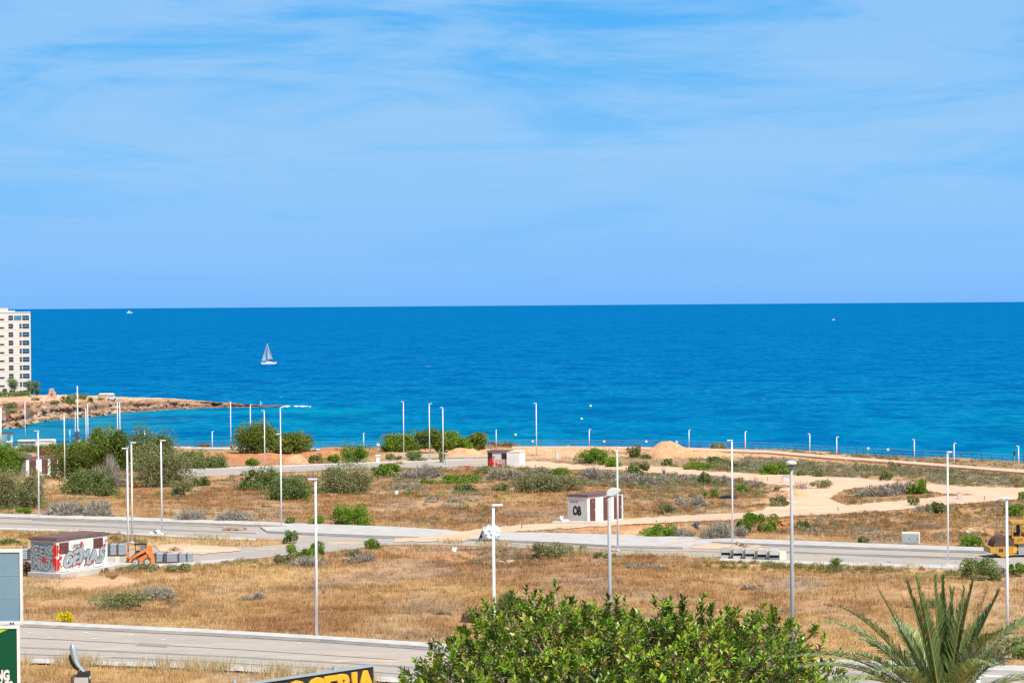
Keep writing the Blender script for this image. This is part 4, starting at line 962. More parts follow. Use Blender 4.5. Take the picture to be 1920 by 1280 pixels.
# ------------------------------------------------------------------ street lamps (9 m, flat head)
def proto_lamp(name, h, r0, r1, hl, hw, ht):
    e_ = empty(name, (0, 0, 0))
    b = MB(); b.cyl((0, 0, -.2), (0, 0, h), r0, r1, 12); b.build('pole', 'pole', e_, True)
    MB().cyl((0, 0, 0), (0, 0, .05), r0*2, r0*2, 12).build('base_plate', 'pole', e_)
    MB().box(-.05, .05, -r0-.012, -r0+.02, .5, .85, bev=.005).build('access_door', 'greypole', e_)
    b = MB(); b.box(-.09, hl, -hw/2, hw/2, h-.02, h+ht, bev=.02); hd = b.build('lamp_head', 'head', e_)
    MB().box(hl*.35, hl*.92, -hw*.38, hw*.38, h-.045, h-.018).build('lens', 'glassy', hd)
    return e_
tall = proto_lamp('street_lamp', 9.0, .088, .058, .42, .22, .075)
short = proto_lamp('promenade_lamp', 3.6, .075, .06, .34, .22, .08)
used = set()
def lamp(src, px_, top, base, ang, label, group, D=None, h0=9.0):
    if D is None: p = G(px_, base); p.z = gz(p.y)
    else: p = P(px_, (top+base)/2, D); p.z = gz(D)
    zt = P(px_, top, p.y).z; sc = (zt-p.z)/(h0+.1)
    o = src if src.name not in used else copy_tree(src)
    used.add(src.name); used.add(o.name)
    o.location = (p.x, p.y, p.z+(.1 if src is tall else 0)); o.rotation_euler = (0, 0, ang); o.scale = (1, 1, sc) if sc < 1.25 else (1.1, 1.1, sc)
    tag(o, label, 'street lamp', group); return o
LT = 'tall white street lamps'; LS = 'short lamps along the seafront'; pi = math.pi
TL = [(73,808,971,pi*.9,'tall white lamp post in front of the brown-doored hut at the left'),
 (240.5,841,1058,pi,'nearer of two adjoining white lamp posts, head to the left, by the orange loader'),
 (248,830,1019,0,'farther of two adjoining white lamp posts, head to the right, behind the orange loader'),
 (303.5,826,1003,0,'white lamp post with its head to the right in front of the willow-leaved bush'),
 (527.5,814,987,pi,'white lamp post with its head to the left standing on the paved layby'),
 (594,899,1196,pi*.95,'long white lamp post on the near pavement, left of centre'),
 (925,948,0,0.3,'white lamp post whose foot hides behind the left of the big-leaved tree',112.5),
 (1373.5,826,1017.5,pi,'white lamp post with its head to the left beside the rubble and precast blocks'),
 (1158.5,840,1034,0.3,'white lamp post at the right corner of the white three-door hut'),
 (1777.5,848,1062.5,pi*.2,'white lamp post on the road edge right of the grey cabinet'),
 (1889,935,1236,pi*.93,'white lamp post rising in front of the road roller at the right'),
 (433,753,849,pi*.8,'white lamp post at the shore left of the wide round tree'),
 (470,759,849,.6,'white lamp post in front of the left part of the wide round tree'),
 (496.5,770,884,pi,'white lamp post, head to the left, rising from the dark bush by the upper road'),
 (526.5,764,876,0.2,'far white lamp post showing above the layby lamp post'),
 (757,753,851,pi,'leftmost of three tall lamp posts before the shore tree clump'),
 (805.5,757,862.5,pi*.1,'middle of three tall lamp posts before the shore tree clump'),
 (831,764,874,pi,'rightmost of three tall lamp posts before the shore tree clump, taller in view'),
 (1006,756,858.5,pi,'white lamp post right of the red-graffiti hut against the sea'),
 (121.5,778,899,pi,'white lamp post just right of the brown-doored hut'),
 (47.5,752,834,.4,'faint far lamp post at the bay left of the grey beach kiosk wall'),
 (221,753,0,pi,'left one of a close pair of lamp posts above the olive-yellow tree',455),
 (225.5,754,0,.2,'right one of a close pair of lamp posts above the olive-yellow tree',440),
 (162,765,0,pi,'left thin lamp post of the pair right of the antenna mast',462),
 (165.5,756,0,.2,'right thin lamp post of the pair right of the antenna mast',450)]
for a in TL: lamp(tall, a[0], a[1], a[2] if a[2] else 1000, a[3], a[4], LT, a[5] if len(a) > 5 else None)
SL = [(398,808,841,.2,'short lamp left of the wide round shore tree'),(682,811,841.5,1.2,'short lamp between the two shore tree clumps'),
 (930.5,805,839,1.4,'short lamp behind the roof of the red-graffiti hut'),(1105,804,838.5,.1,'short lamp left of the big dirt heap, below the buoys'),
 (1292,805,838,.1,'short lamp behind the big dirt heap'),(1397.5,808,847,.3,'short lamp just right of the left-hanging tall lamp'),
 (1518.5,812,851.5,pi,'short seafront lamp above the oval lamp head, head to the left'),(1569,818,858,.1,'short seafront lamp with head to the right, second past the oval head'),
 (1714.5,823,865,pi,'short seafront lamp left of the right-hand tall post'),(1789,830,873.5,.1,'short seafront lamp just right of the tall post at the promenade'),
 (1910,835,880,pi,'short seafront lamp nearest the right edge'),(131,805,826,.2,'short lamp by the foot of the antenna mast'),(271.5,805,836,pi*.5,'short lamp whose head peeps over the dark green tree')]
for a in SL: lamp(short, a[0], a[1], a[2], a[3], a[4], LS, None, 3.6)
# older grey lamps in the foreground
p = P(1142.5, 1000, 120.); zt = P(1142.5, 930, 120.).z; g0 = gz(120.)
e_ = empty('street_lamp', (p.x, 120., g0), 0, 'grey lamp post with large pale green cobra head in front of the three-door hut', 'street lamp'); h_ = zt-g0
MB().cyl((0, 0, -.2), (0, 0, h_), .105, .085, 14).build('pole', 'greypole', e_, True)
MB().cyl((0, 0, h_-.3), (0, 0, h_+.06), .06, .05, 10).build('spigot', 'head', e_)
b = MB(); b.prism([(-.15,-.01),(-.12,.22),(.0,.36),(.24,.42),(.5,.38),(.58,.30),(.42,.12),(.22,.01)], 'y', -.13, .13)
hd = b.mesh('lamp_head'); bm = bmesh.new(); bm.from_mesh(hd); bmesh.ops.bevel(bm, geom=bm.edges[:], offset=.035, segments=2, affect='EDGES'); bm.to_mesh(hd); bm.free()
hd = link('lamp_head', hd, e_, 'oldhead'); hd.location = (0, 0, h_-.0)
l_ = MB().ell((.25, 0, .03), (.24, .10, .06), 2).build('lens', 'glassy', hd)
p = P(1484.5, 1000, 120.); zt = P(1484.5, 873, 120.).z
e_ = empty('street_lamp', (p.x, 120., g0), 0, 'tall grey lamp post with an oval dish-shaped head at the right', 'street lamp'); h_ = zt-g0
MB().cyl((0, 0, -.2), (0, 0, h_), .12, .07, 14).build('pole', 'greypole', e_, True)
b = MB(); b.ell((0, 0, h_+.14), (.26, .34, .13), 3); hd = b.build('lamp_head', 'head', e_, True)
MB().ell((0, 0, h_+.06), (.20, .27, .10), 2).build('lens', 'dark', hd, True)
MB().cyl((0, 0, h_-.12), (0, 0, h_+.02), .085, .085, 12).build('collar', 'greypole', e_)
# ------------------------------------------------------------------ transformer huts
def hut(px_, base, th, Lh, Wh, Hh, label, doors, wallm='white', roofm='roofbrown', zo=0.0):
    p = G(px_, base); e_ = empty('utility_hut', (p.x, p.y, gz(p.y)+zo), th, label, 'hut')
    MB().box(0, Lh, 0, Wh, -.4, Hh).build('wall', wallm, e_)
    b = MB(); b.box(-.10, Lh+.10, -.10, Wh+.10, Hh+.002, Hh+.16, bev=.03); b.box(.12, Lh-.12, .12, Wh-.12, Hh+.161, Hh+.22); b.build('roof', roofm, e_)
    for (x0, x1, z0, z1) in doors:
        d = MB().box(x0, x1, -.03, .02, z0, z1).build('door', 'brown', e_)
        b = MB(); n = 9
        for i in range(n): z = z0+.15+(z1-z0-.3)*i/n; b.box(x0+.12, x1-.12, -.045, -.031, z, z+.05)
        b.build('louvre', 'brown', d)
        MB().box(x1-.16, x1-.11, -.07, -.031, (z0+z1)/2-.08, (z0+z1)/2+.08).build('handle', 'head', d)
        if Lh == 5.85 and wallm == 'white': MB().box((x0+x1)/2-.05, (x0+x1)/2+.05, -.052, -.047, z1-.34, z1-.24).build('warning_sticker', 'signyellow', d)
    return e_
H1 = 2.28; T1 = R(60.7)
h1 = hut(106.5, 1083, T1, 5.85, 2.42, H1, 'white utility hut covered in silver and red graffiti beside the orange loader', [(.3,1.35,.08,2.12),(4.2,5.3,.08,2.12)], 'paintwhite', zo=.38)
pl = MB().box(-.25, 8.2, -.55, 2.5, -.65, -.04).build('plinth', 'concrete', h1)
MB().box(.28, 1.37, -.065, -.046, .02, 1.28).build('painted_panel', 'paintwhite', h1); MB().box(4.18, 5.32, -.065, -.046, .02, 1.35).build('painted_panel', 'paintwhite', h1)
MB().box(1.42, 4.1, -.03, -.002, .0, 2.2).build('painted_panel', 'paintwhite', h1)
def graffiti(word, size, x, z, parent, face, y=-.07, wob=.075, halo='ink', fill='silver', off=(.085, .045), space=.98, sx=1.0, shear=0.1):
    for (of, m_, dy, nm) in ((off[0], halo, 0, 'graffiti_outline'), (off[1], fill, -.008, 'graffiti_fill')):
        me = textmesh(word, size, off=of*size, ext=.002, space=space, shear=shear)
        rr = random.Random(len(word))
        ph = [rr.uniform(0, 6) for _ in range(4)]
        for v in me.vertices:
            v.co.y += wob*size*(math.sin(v.co.x*5/size*.6+ph[0])+.5*math.sin(v.co.x*11/size*.6+ph[1])); v.co.x += wob*size*.8*math.sin(v.co.y*7/size+ph[2])
        me.materials.clear(); me.materials.append(MT[m_]); o = bpy.data.objects.new(nm, me); C.objects.link(o); o.parent = parent; o.scale = (sx, 1, 1)
        if face == 'front': o.rotation_euler = (R(90), 0, 0); o.location = (x, y+dy, z)
        else: o.rotation_euler = (R(90), 0, R(-90)); o.location = (y+dy, x, z)
graffiti('GEMAS', 1.42, .62, .42, h1, 'front', sx=1.06, space=1.0)
MB().box(-.014, -.002, .28, 2.40, .02, 2.2).build('painted_panel', 'silver', h1)
graffiti('CEK', .98, 2.34, 1.24, h1, 'left', y=-.02, off=(.10, .05), sx=.98)
graffiti('MIO', 1.0, 2.34, .22, h1, 'left', y=-.02, off=(.10, .05), sx=.98)
text('URBESSN', .44, (1.62, -.045, 1.60), (R(90), 0, 0), 'ink', h1, 'graffiti_tag', ext=.002, space=.85, sx=.92, shear=.15)
for (x_, t_) in ((.35, 'KIS'), (2.3, 'ANIK'), (1.6, 'MAY'), (3.3, 'LOVE')): text(t_, .13, (x_, -.075, .10+.03*math.sin(x_*9)), (R(90), 0, 0), 'ink', h1, 'graffiti_tag', ext=.001, space=.8)
def splat(parent, cx, cz, r, face='front', y=-.085, m='red', seed=0, asp=1.0):
    rr = random.Random(seed); b = MB(); n = 13; pts = []
    for i in range(n):
        a = i/n*6.283; q = r*rr.uniform(.55, 1.25); pts.append((cx+math.cos(a)*q*asp, cz+math.sin(a)*q))
    b.prism(pts, 'y' if face == 'front' else 'x', y, y-.004); b.build('paint_splash', m, parent)
for i, (x_, z_, r_) in enumerate([(.35,1.05,.16),(.28,.62,.10),(.42,.42,.09),(1.42,.30,.10),(2.05,1.17,.12),(2.75,1.88,.14),(2.5,.42,.12),(3.95,.42,.17),(5.45,1.55,.14),(5.62,1.9,.10),(3.1,.28,.09),(.5,1.45,.10),(2.2,.5,.1)]):
    splat(h1, x_, z_, r_, seed=i, asp=1.1)
    if r_ > .12: splat(h1, x_, z_, r_*.45, seed=i+40, y=-.092, m='brown')
b = MB(); b.prism([(-.02, 2.0),(.16,2.05),(.30,1.75),(.42,1.62),(.20,1.45),(.34,1.2),(.12,1.15),(-.02,1.25)], 'x', -.034, -.040)
b.build('paint_splash', 'red', h1)
b = MB(); b.prism([(-.0,1.02),(.3,1.1),(.52,.86),(.26,.8),(.3,.55),(.12,.44),(.2,.2),(.0,.12)], 'x', -.036, -.042); b.build('paint_splash', 'red', h1)
b = MB(); b.prism([(.9,.98),(1.25,1.06),(1.4,.82),(1.15,.66),(.95,.78)], 'x', -.036, -.042); b.build('paint_splash', 'red', h1)
for s_, (x0, x1) in enumerate([(-.02, .30)]):
    b = MB(); b.prism([(0,2.02),(.22,1.95),(.14,1.7),(.30,1.5),(.12,1.42),(.1,1.2),(.0,1.2)], 'y', -.038, -.044); b.build('paint_splash', 'red', h1)
    b = MB(); b.prism([(0,1.0),(.2,.95),(.32,.8),(.2,.6),(.26,.3),(.1,.08),(.0,.1)], 'y', -.038, -.044); b.build('paint_splash', 'red', h1)
H3 = 2.5
h3 = hut(1102, 981, R(52.3), 5.85, 2.35, H3, 'white three-door utility hut with a black tag on its side by the sandy track', [(.35,1.25,.1,2.35),(2.55,3.55,.1,2.35),(4.3,5.6,.1,2.35)])
MB().box(-.03, -.002, .03, 2.33, 0, H3-.02).build('side_shade_panel', 'offwhite', h3)  # greyer sheet over the left wall: its shade put into the colour
graffiti('OB', 1.15, 1.75, .75, h3, 'left', y=-.036, halo='ink', fill='black', off=(.06, .03), sx=.62, wob=.05)
text('ANSTIL', .30, (-.04, 2.15, 1.93), (R(90), 0, R(-90)), 'ink', h3, 'graffiti_tag', ext=.002, space=.9, sx=1.2, shear=.3)
p = G(1058, 982); e_ = empty('concrete_slab', (p.x, p.y, gz(p.y)), R(-8), 'grey concrete slab step at the left foot of the three-door hut', 'slab')
MB().box(-1.1, 3.3, -.6, .6, -.2, .25, bev=.02).build('slab', 'concrete', e_); MB().box(-.2, .4, -.3, .3, .252, .42, bev=.02).build('loose_block', 'white', e_)
h2 = hut(49.5, 892, R(50), 5.75, 2.4, 2.32, 'small white utility hut with three brown doors among bushes at the left', [(.5,1.75,.1,2.2),(2.75,3.85,.1,2.2),(4.35,5.55,.1,2.2)])
MB().box(-.4, 7.6, -1.6, -.001, -.5, .0).build('plinth', 'concrete', h2); MB().box(-.03, -.002, .03, 2.38, 0, 2.3).build('side_shade_panel', 'offwhite', h2)  # left wall again gets its shade as a greyer sheet
graffiti('TS', 1.1, 2.1, .7, h2, 'left', y=-.036, halo='ink', fill='silver', off=(.05, .01), sx=.8, wob=.05)
p4 = G(951, 876)
h4 = empty('utility_hut', (p4.x, p4.y, gz(p4.y)), R(-14), 'white hut with red graffiti and two black openings by the sandy track', 'hut')
s4 = ppm(p4.y); W4 = 37/s4/math.cos(R(14)); L4 = 24/s4/math.cos(R(14)); HH = 29/s4
# two blocks: front with openings faces the viewer left, plain side right
MB().box(-W4, 0, 0, 3.2, -.3, HH).build('wall', 'offwhite', h4)
MB().box(0.001, L4, -.25, 3.2, -.3, HH+.0).build('wall', 'white', h4)
MB().box(-W4-.12, .3, -.15, 3.3, HH+.001, HH+.16, bev=.02).build('roof', 'roofbrown', h4)
MB().box(.31, L4+.08, -.3, 3.3, HH+.001, HH+.10).build('roof', 'cream', h4)
MB().box(-W4+.06, -W4+.75, -.02, .0, -.1, HH-.12).build('doorway', 'dark', h4); MB().box(-.85, -.1, -.02, .0, HH-1.05, HH-.2).build('window', 'dark', h4)
for i, (x_, z_, r_) in enumerate([(-W4+.65, 1.05, .33), (-W4+.5, .6, .38), (-W4+.8, .55, .30), (-W4+.95, 1.5, .18)]): splat(h4, x_, z_, r_, seed=70+i, y=-.03)
graffiti('RZS', .95, -1.9, .45, h4, 'front', y=-.03, halo='red', fill='offwhite', off=(.05, .0), sx=1.0)
graffiti('RZS', .5, -1.8, .15, h4, 'front', y=-.05, halo='brown', fill='red', off=(.04, .0), sx=1.1)
# ------------------------------------------------------------------ pallets of pavers
def pallet(px_, base, wpx, hpx, dark, label, D=None, lift=0.0, depth=1.0, rz=0.0, m=None):
    p = G(px_, base) if D is None else P(px_, base, D); s = ppm(p.y); w_ = wpx/s/2; h_ = hpx/s
    e_ = empty('paver_pallet', (p.x, p.y+.0, (gz(p.y) if D is None else p.z)+lift), rz, label, 'pallet', 'pallets of grey pavers')
    m_ = m or ('blockdark' if dark else 'block'); b = MB(); n = 5
    for i in range(n): z0 = .14+(h_-.14)*i/n; b.box(-w_+.012*(i % 2), w_-.012*((i+1) % 2), .01*(i % 2), depth, z0+.008, .14+(h_-.14)*(i+1)/n-.004, bev=.012)
    b.build('paver_stack', m_, e_)
    b = MB(); b.box(-w_, w_, 0, depth, .10, .135)
    for x_ in (-w_, -.06, w_-.12): b.box(x_, x_+.12, 0, depth, 0, .10)
    b.build('pallet_base', 'bark', e_); return e_
for x_, w_, dk, lb in [(291,9,1,'dark blue-grey paver pallet touching the back of the orange loader'),(299,12,0,'pale paver pallet, first pale one right of the loader'),(309.5,7,1,'dark paver pallet between two pale ones in the low row'),
     (323,21,0,'widest pale paver pallet in the middle of the low row'),(334.3,2.6,1,'thin dark paver pallet left of the last two pale ones'),(342.5,13.5,0,'pale paver pallet second from the right end of the row'),
     (349.8,2.6,1,'thin dark paver pallet next to the last pale one'),(355.5,8.5,0,'last pale paver pallet at the right end of the low row')]:
    pallet(x_, 1056, w_, 18.5, dk, lb)
for x_, w_, dk, lb in [(203.5,6,1,'dark paver pallet right against the graffiti hut corner'),(212.5,12,0,'pale paver pallet with white wrap right of the graffiti hut'),(220.2,3.4,1,'thin dark paver pallet between the two pale ones by the hut'),(227.5,11,0,'pale paver pallet left of the loader bucket')]:
    pallet(x_, 1043, w_, 23, dk, lb, lift=0.0)
p = G(213, 1060); s = ppm(p.y); e_ = empty('concrete_block', (p.x, p.y, gz(p.y)), .1, 'pale concrete blocks between the graffiti hut and the loader bucket', 'block')
MB().box(-11/s, 2/s, 0, .5, -.1, 15/s, bev=.02).build('block_body', 'concrete', e_); MB().box(2.4/s, 11/s, .02, .5, -.1, 16/s, bev=.02).build('block_body', 'cream', e_)
for x_, w_, dk, lb in [(45,13,0,'pale paver pallet between the blue hoarding and the graffiti hut'),(55.5,7.5,1,'dark paver pallet touching the left side of the graffiti hut')]:
    pallet(x_, 1051, w_, 22, dk, lb)
# ------------------------------------------------------------------ orange skid-steer loader (facing left)
p = G(262, 1061); e_ = empty('skid_loader', (p.x+.1, p.y, gz(p.y)), R(8), 'orange skid-steer loader with a black cab and its bucket to the left', 'loader', sc=.74)
b = MB(); b.prism([(-1.15,.35),(1.15,.35),(1.2,.62),(1.25,1.25),(.35,1.15),(-.2,.95),(-1.1,.8)], 'y', .32, 1.25); b.build('chassis', 'orange', e_)
for s_ in (0.10, 1.30):
    b = MB(); b.prism([(.78,.95),(.72,1.95),(1.10,2.0),(1.22,1.25),(1.38,.75),(1.42,.22),(1.05,.22),(1.0,.8)], 'y', s_, s_+.17); b.build('rear_tower', 'orange', e_)
for s_ in (.06, 1.34):
    b = MB(); b.prism([(1.0,1.95),(.6,1.88),(-.7,1.14),(-1.15,.78),(-1.25,.45),(-1.02,.45),(-.9,.78),(-.6,.93),(.7,1.62),(1.0,1.72)], 'y', s_, s_+.16); b.build('lift_arm', 'orange', e_)
b = MB()
for x_ in (-.62, .48):
    for y_ in (.36, 1.18): b.box(x_, x_+.08, y_, y_+.08, .9, 2.15)
b.box(-.72, .62, .3, 1.3, 2.15, 2.26, bev=.03); b.build('cab_frame', 'black', e_)
MB().box(-.1, .5, .38, .40, 1.2, 2.1).build('cab_mesh', 'shade', e_); MB().box(-.50, .46, .45, 1.18, 1.0, 1.55).build('cab_seat', 'dark', e_)
b = MB(); b.cyl((.1, .8, 2.26), (.1, .8, 2.38), .06, .06, 10); b.build('beacon', 'black', e_)
for x_ in (-.55, .62):
    for y_ in (.10, 1.42):
        w_ = MB().cyl((x_, y_-.10, .42), (x_, y_+.12, .42), .42, .42, 20).build('wheel', 'rubber', e_, False)
        MB().cyl((x_, y_-.12, .42), (x_, y_-.09, .42), .24, .24, 16).build('rim', 'concrete', w_)
        MB().cyl((x_, y_-.14, .42), (x_, y_-.115, .42), .08, .08, 12).build('hub', 'red', w_)
b = MB(); b.prism([(-1.25,.9),(-1.35,.2),(-1.95,.08),(-2.05,.16),(-1.55,.30),(-1.45,.85)], 'y', 0, 1.6); b.build('bucket', 'rust', e_)
b = MB(); b.box(-1.5, -1.2, .2, 1.4, .75, 1.35, bev=.03); b.build('coupler', 'orange', e_)
# ------------------------------------------------------------------ yellow road roller (right edge, facing left)
p = G(1880, 1046); e_ = empty('road_roller', (p.x, p.y, gz(p.y)), R(2), 'yellow road roller with a steel drum and a canopy at the right edge', 'road roller')
s = ppm(p.y); k_ = 1/s
def X_(px_): return (px_-1880)*k_
def Zz(py_): return (1046-py_)*k_
b = MB(); b.cyl((X_(1884), 0.1, 1.36/2*1.22), (X_(1884), 2.1, .83), .83, .83, 32); b.build('drum', 'rust', e_, False)
b = MB()
for y_ in (-.06, 2.13): b.prism([(X_(1855.5),Zz(1026)),(X_(1863),Zz(1024.5)),(X_(1906),Zz(1024)),(X_(1909),Zz(1030)),(X_(1899),Zz(1040)),(X_(1879),Zz(1044)),(X_(1869),Zz(1038)),(X_(1857),Zz(1036))], 'y', y_, y_+.13)
b.box(X_(1855.5), X_(1861), .07, 2.13, Zz(1036), Zz(1025)); b.build('drum_frame', 'yellow', e_)
MB().box(X_(1899), X_(1906), -.08, -.065, Zz(1036), Zz(1026.5)).build('plate', 'signyellow', e_)
b = MB(); b.box(X_(1873), X_(1876), -.075, -.063, Zz(1034), Zz(1028)); b.box(X_(1877), X_(1880.5), -.075, -.063, Zz(1034), Zz(1028)); b.build('marking', 'black', e_)
b = MB(); b.prism([(X_(1880),Zz(1017)),(X_(1897),Zz(1013)),(X_(1900),Zz(1017)),(X_(1880),Zz(1020))], 'y', .2, 2.0); b.build('hood', 'cream', e_)
b = MB(); b.prism([(X_(1893),Zz(1018)),(X_(1899),Zz(1012)),(X_(1914),Zz(1022)),(X_(1914),Zz(1040)),(X_(1908),Zz(1040)),(X_(1904),Zz(1024))], 'y', .5, 1.7); b.build('articulation', 'black', e_)
b = MB(); b.box(X_(1902), X_(1966), .25, 1.95, Zz(1021), Zz(1007), bev=.05); b.box(X_(1925), X_(1966), .3, 1.9, Zz(1007), Zz(1000), bev=.05); b.build('engine_body', 'yellow', e_)
text('J13', .30, (X_(1910), .235, Zz(1014.5)), (R(90), 0, 0), 'dark', e_, 'marking', ext=.002)
b = MB(); b.box(X_(1897), X_(1930), .2, 2.0, Zz(984), Zz(978), bev=.06); b.build('canopy', 'yellow', e_)
b = MB()
for x_ in (1899.5, 1926):
    for y_ in (.28, 1.86): b.box(X_(x_), X_(x_+2.2), y_, y_+.09, Zz(1010), Zz(984))
b.build('canopy_post', 'yellow', e_)
b = MB(); b.box(X_(1907), X_(1917), .7, 1.4, Zz(1008), Zz(1001), bev=.04); b.box(X_(1914), X_(1917), .7, 1.4, Zz(1001), Zz(985)); b.build('seat', 'dark', e_)
for y_ in (.05, 1.75):
    w_ = MB().cyl((X_(1946), y_, .72), (X_(1946), y_+.4, .72), .72, .72, 24).build('wheel', 'rubber', e_); MB().cyl((X_(1946), y_-.02, .72), (X_(1946), y_, .72), .36, .36, 16).build('rim', 'yellow', w_)
MB().box(X_(1912), X_(1938), .4, 1.8, .35, Zz(1021)).build('underframe', 'greypole', e_)
# ------------------------------------------------------------------ street furniture, rubble, small things
p = G(1708, 1022); s = ppm(p.y); e_ = empty('utility_cabinet', (p.x, p.y, gz(p.y)+.1), R(-6), 'grey metal cabinet in a sandy concrete surround on the pavement edge', 'cabinet')
MB().box(-.75, .75, 0, .55, 0, .98, bev=.02).build('surround', 'cream', e_)
for x_ in (-.68, .0):
    d = MB().box(x_, x_+.64, -.03, -.001, .08, .86, bev=.008).build('door', 'silver', e_); MB().box(x_+.55, x_+.58, -.05, -.031, .4, .55).build('handle', 'dark', d)
for x_, b_, w_, h_, lb in [(1045,860,6.5,16,'narrow pale concrete block standing right of the red-graffiti hut'),(1245,893,7,16,'rusty-faced concrete block on the upper sandy track'),
      (1474,906,17,15,'wide grey concrete block beside the grey lamp post'),(1799.5,937,10,15,'pale concrete block at the side of the sandy track right of the tall lamp post')]:
    p = G(x_, b_); s = ppm(p.y); w2 = w_/s/2; hh = h_/s; e_ = empty('concrete_block', (p.x, p.y, gz(p.y)), random.uniform(-.2, .3), lb, 'block')
    MB().box(-w2, w2, 0, w2*1.6, -.2, hh, bev=.03).build('block_body', 'concrete', e_); MB().box(-w2*.6, w2*.6, -.02, -.001, .15, hh*.7).build('cover_plate', 'rust' if x_ == 1245 else 'offwhite', e_)
p = G(708.5, 867); s = ppm(p.y); e_ = empty('concrete_pedestal', (p.x, p.y, gz(p.y)), 0, 'white concrete pedestal with a wider top at the upper road', 'pedestal')
MB().box(-.26, .26, 0, .5, -.1, 1.0, bev=.02).build('shaft', 'white', e_); MB().box(-.38, .38, -.12, .62, 1.001, 1.22, bev=.04).build('cap', 'white', e_)
p = G(709.5, 846); e_ = empty('notice_board', (p.x, p.y, gz(p.y)), 0, 'small white notice board on a post at the shore left of the tree clump', 'sign')
MB().cyl((0, 0, 0), (0, 0, 1.35), .04, .04, 8).build('post', 'wire', e_); MB().box(-.28, .28, -.03, -.0, 1.0, 1.45).build('panel', 'white', e_)
# big bag
p = G(921, 1014.5); bm = bmesh.new(); vs = bmesh.ops.create_icosphere(bm, subdivisions=4, radius=1)['verts']
for v in vs:
    x_, y_, z_ = v.co; q = 1/((abs(x_)**3+abs(y_)**3+abs(z_)**3)**(1/3)); f_ = 1+.06*math.sin(9*x_+5*z_)+.05*math.sin(13*z_+4*y_+2*x_)
    v.co = Vector((x_*q*.80*f_, y_*q*.72*f_, max(z_*q*.62*f_+.60, .0)))
me = bpy.data.meshes.new('big_bag'); bm.to_mesh(me); bm.free(); me.polygons.foreach_set('use_smooth', np.ones(len(me.polygons), bool))
e_ = empty('big_bag', (p.x, p.y, gz(p.y)+.15), 0, 'bulging white builder\'s bag lying at the corner of the sandy track', 'bag'); link('sack', me, e_, 'bag')
b = MB(); b.cyl((-.8, -.1, .15), (-.55, -.4, 1.05), .03, .03, 6); b.cyl((-.55, -.4, 1.05), (.1, -.5, 1.2), .03, .03, 6); b.cyl((.1, -.5, 1.2), (.6, -.45, .9), .03, .03, 6); b.build('strap', 'black', e_)
b = MB(); b.box(-.95, -.72, -.2, .25, 0, .75, Matrix.Rotation(.4, 4, 'Y')); b.build('flap', 'dark', e_)
# precast pieces in a row
for i in range(5):
    x0 = 1352+i*22.7; yb = 1046.5+i*1.25; p = G(x0+8.8, yb); s = ppm(p.y)
    e_ = empty('precast_block', (p.x, p.y, gz(p.y)+.03), R(-4), 'dark-slotted precast concrete block, %s in the row below the rubble' % ['leftmost','second from the left','middle one','fourth from the left','fifth from the left'][i], 'precast block', 'row of precast blocks')
    w2 = 8.8/s; b = MB(); b.box(-w2, w2, 0, .8, .42, .85, bev=.02); b.build('top_slab', 'concrete', e_)
    MB().box(-w2+.02, w2-.02, .12, .75, .22, .419).build('slot', 'dark', e_); MB().box(-w2, w2, .02, .8, -.05, .219, bev=.01).build('base_slab', 'shade' if i > 2 else 'concrete', e_)
    MB().box(w2+.03, w2+.2, .05, .7, -.02, .72, bev=.02).build('spacer', 'cream', e_)
p = G(1466, 1050.5); e_ = empty('precast_block', (p.x, p.y, gz(p.y)+.03), R(-4), 'plain pale precast block at the right end of the row', 'precast block', 'row of precast blocks')
MB().box(-.35, .35, 0, .8, 0, .62, bev=.02).build('block_body', 'cream', e_)
def pile(name, px_, base, wpx, hpx, n, label, m='rock', sz=(.12, .42), cat='rubble'):
    p = G(px_, base); s = ppm(p.y); w_ = wpx/s/2; h_ = hpx/s; sp2 = []
    for _ in range(n):
        a = random.uniform(0, 6.28); r = math.sqrt(random.random()); z = h_*(1-r)*random.uniform(.3, 1)
        sp2.append((p.x+math.cos(a)*r*w_, p.y+math.sin(a)*r*w_*.6, gz(p.y)+.03+z, random.uniform(*sz)))
    return tag(rocks(name, sp2, m), label, cat)
MT['rubble'] = mat('mixed_rubble', (.55,.38,.26), .95, col2=(.20,.14,.11), nscale=1.1, spec=.1, det=3)
pile('rubble_pile', 1388, 1030, 46, 13, 90, 'pile of broken stone behind the row of precast blocks', 'rubble')
pile('rubble_pile', 439, 994, 44, 8, 70, 'scatter of rubble on the road before the layby', 'rubble')
pile('rubble_pile', 293, 1001.5, 22, 8, 26, 'heap of white lumps at the foot of the right-hanging lamp post', 'white', (.15, .4))
pile('rubble_pile', 328, 1034, 26, 6, 30, 'small brown rubble heap behind the low row of pallets', 'rubble')
pile('rubble_pile', 1467, 993, 26, 22, 60, 'red broken bricks piled against the bright green bank bush', 'redheap', (.2, .55))
pile('rubble_pile', 750, 870, 20, 6, 26, 'pinkish rubble on the upper road edge', 'rubble')
pile('rubble_pile', 840, 1046, 30, 3, 14, 'few pale stones in the brown grass below the layby', 'rock')
pile('rubble_pile', 1820, 1000, 40, 6, 14, 'loose pale boulders on the bank left of the road roller', 'rock', (.3, .7))
pile('rubble_pile', 950, 1056, 36, 4, 12, 'pale stones in brown grass below the white big bag', 'rock', (.2, .5))
pile('rubble_pile', 1150, 1034, 12, 4, 8, 'dark clods on the road edge by the cobra lamp', 'rubble')
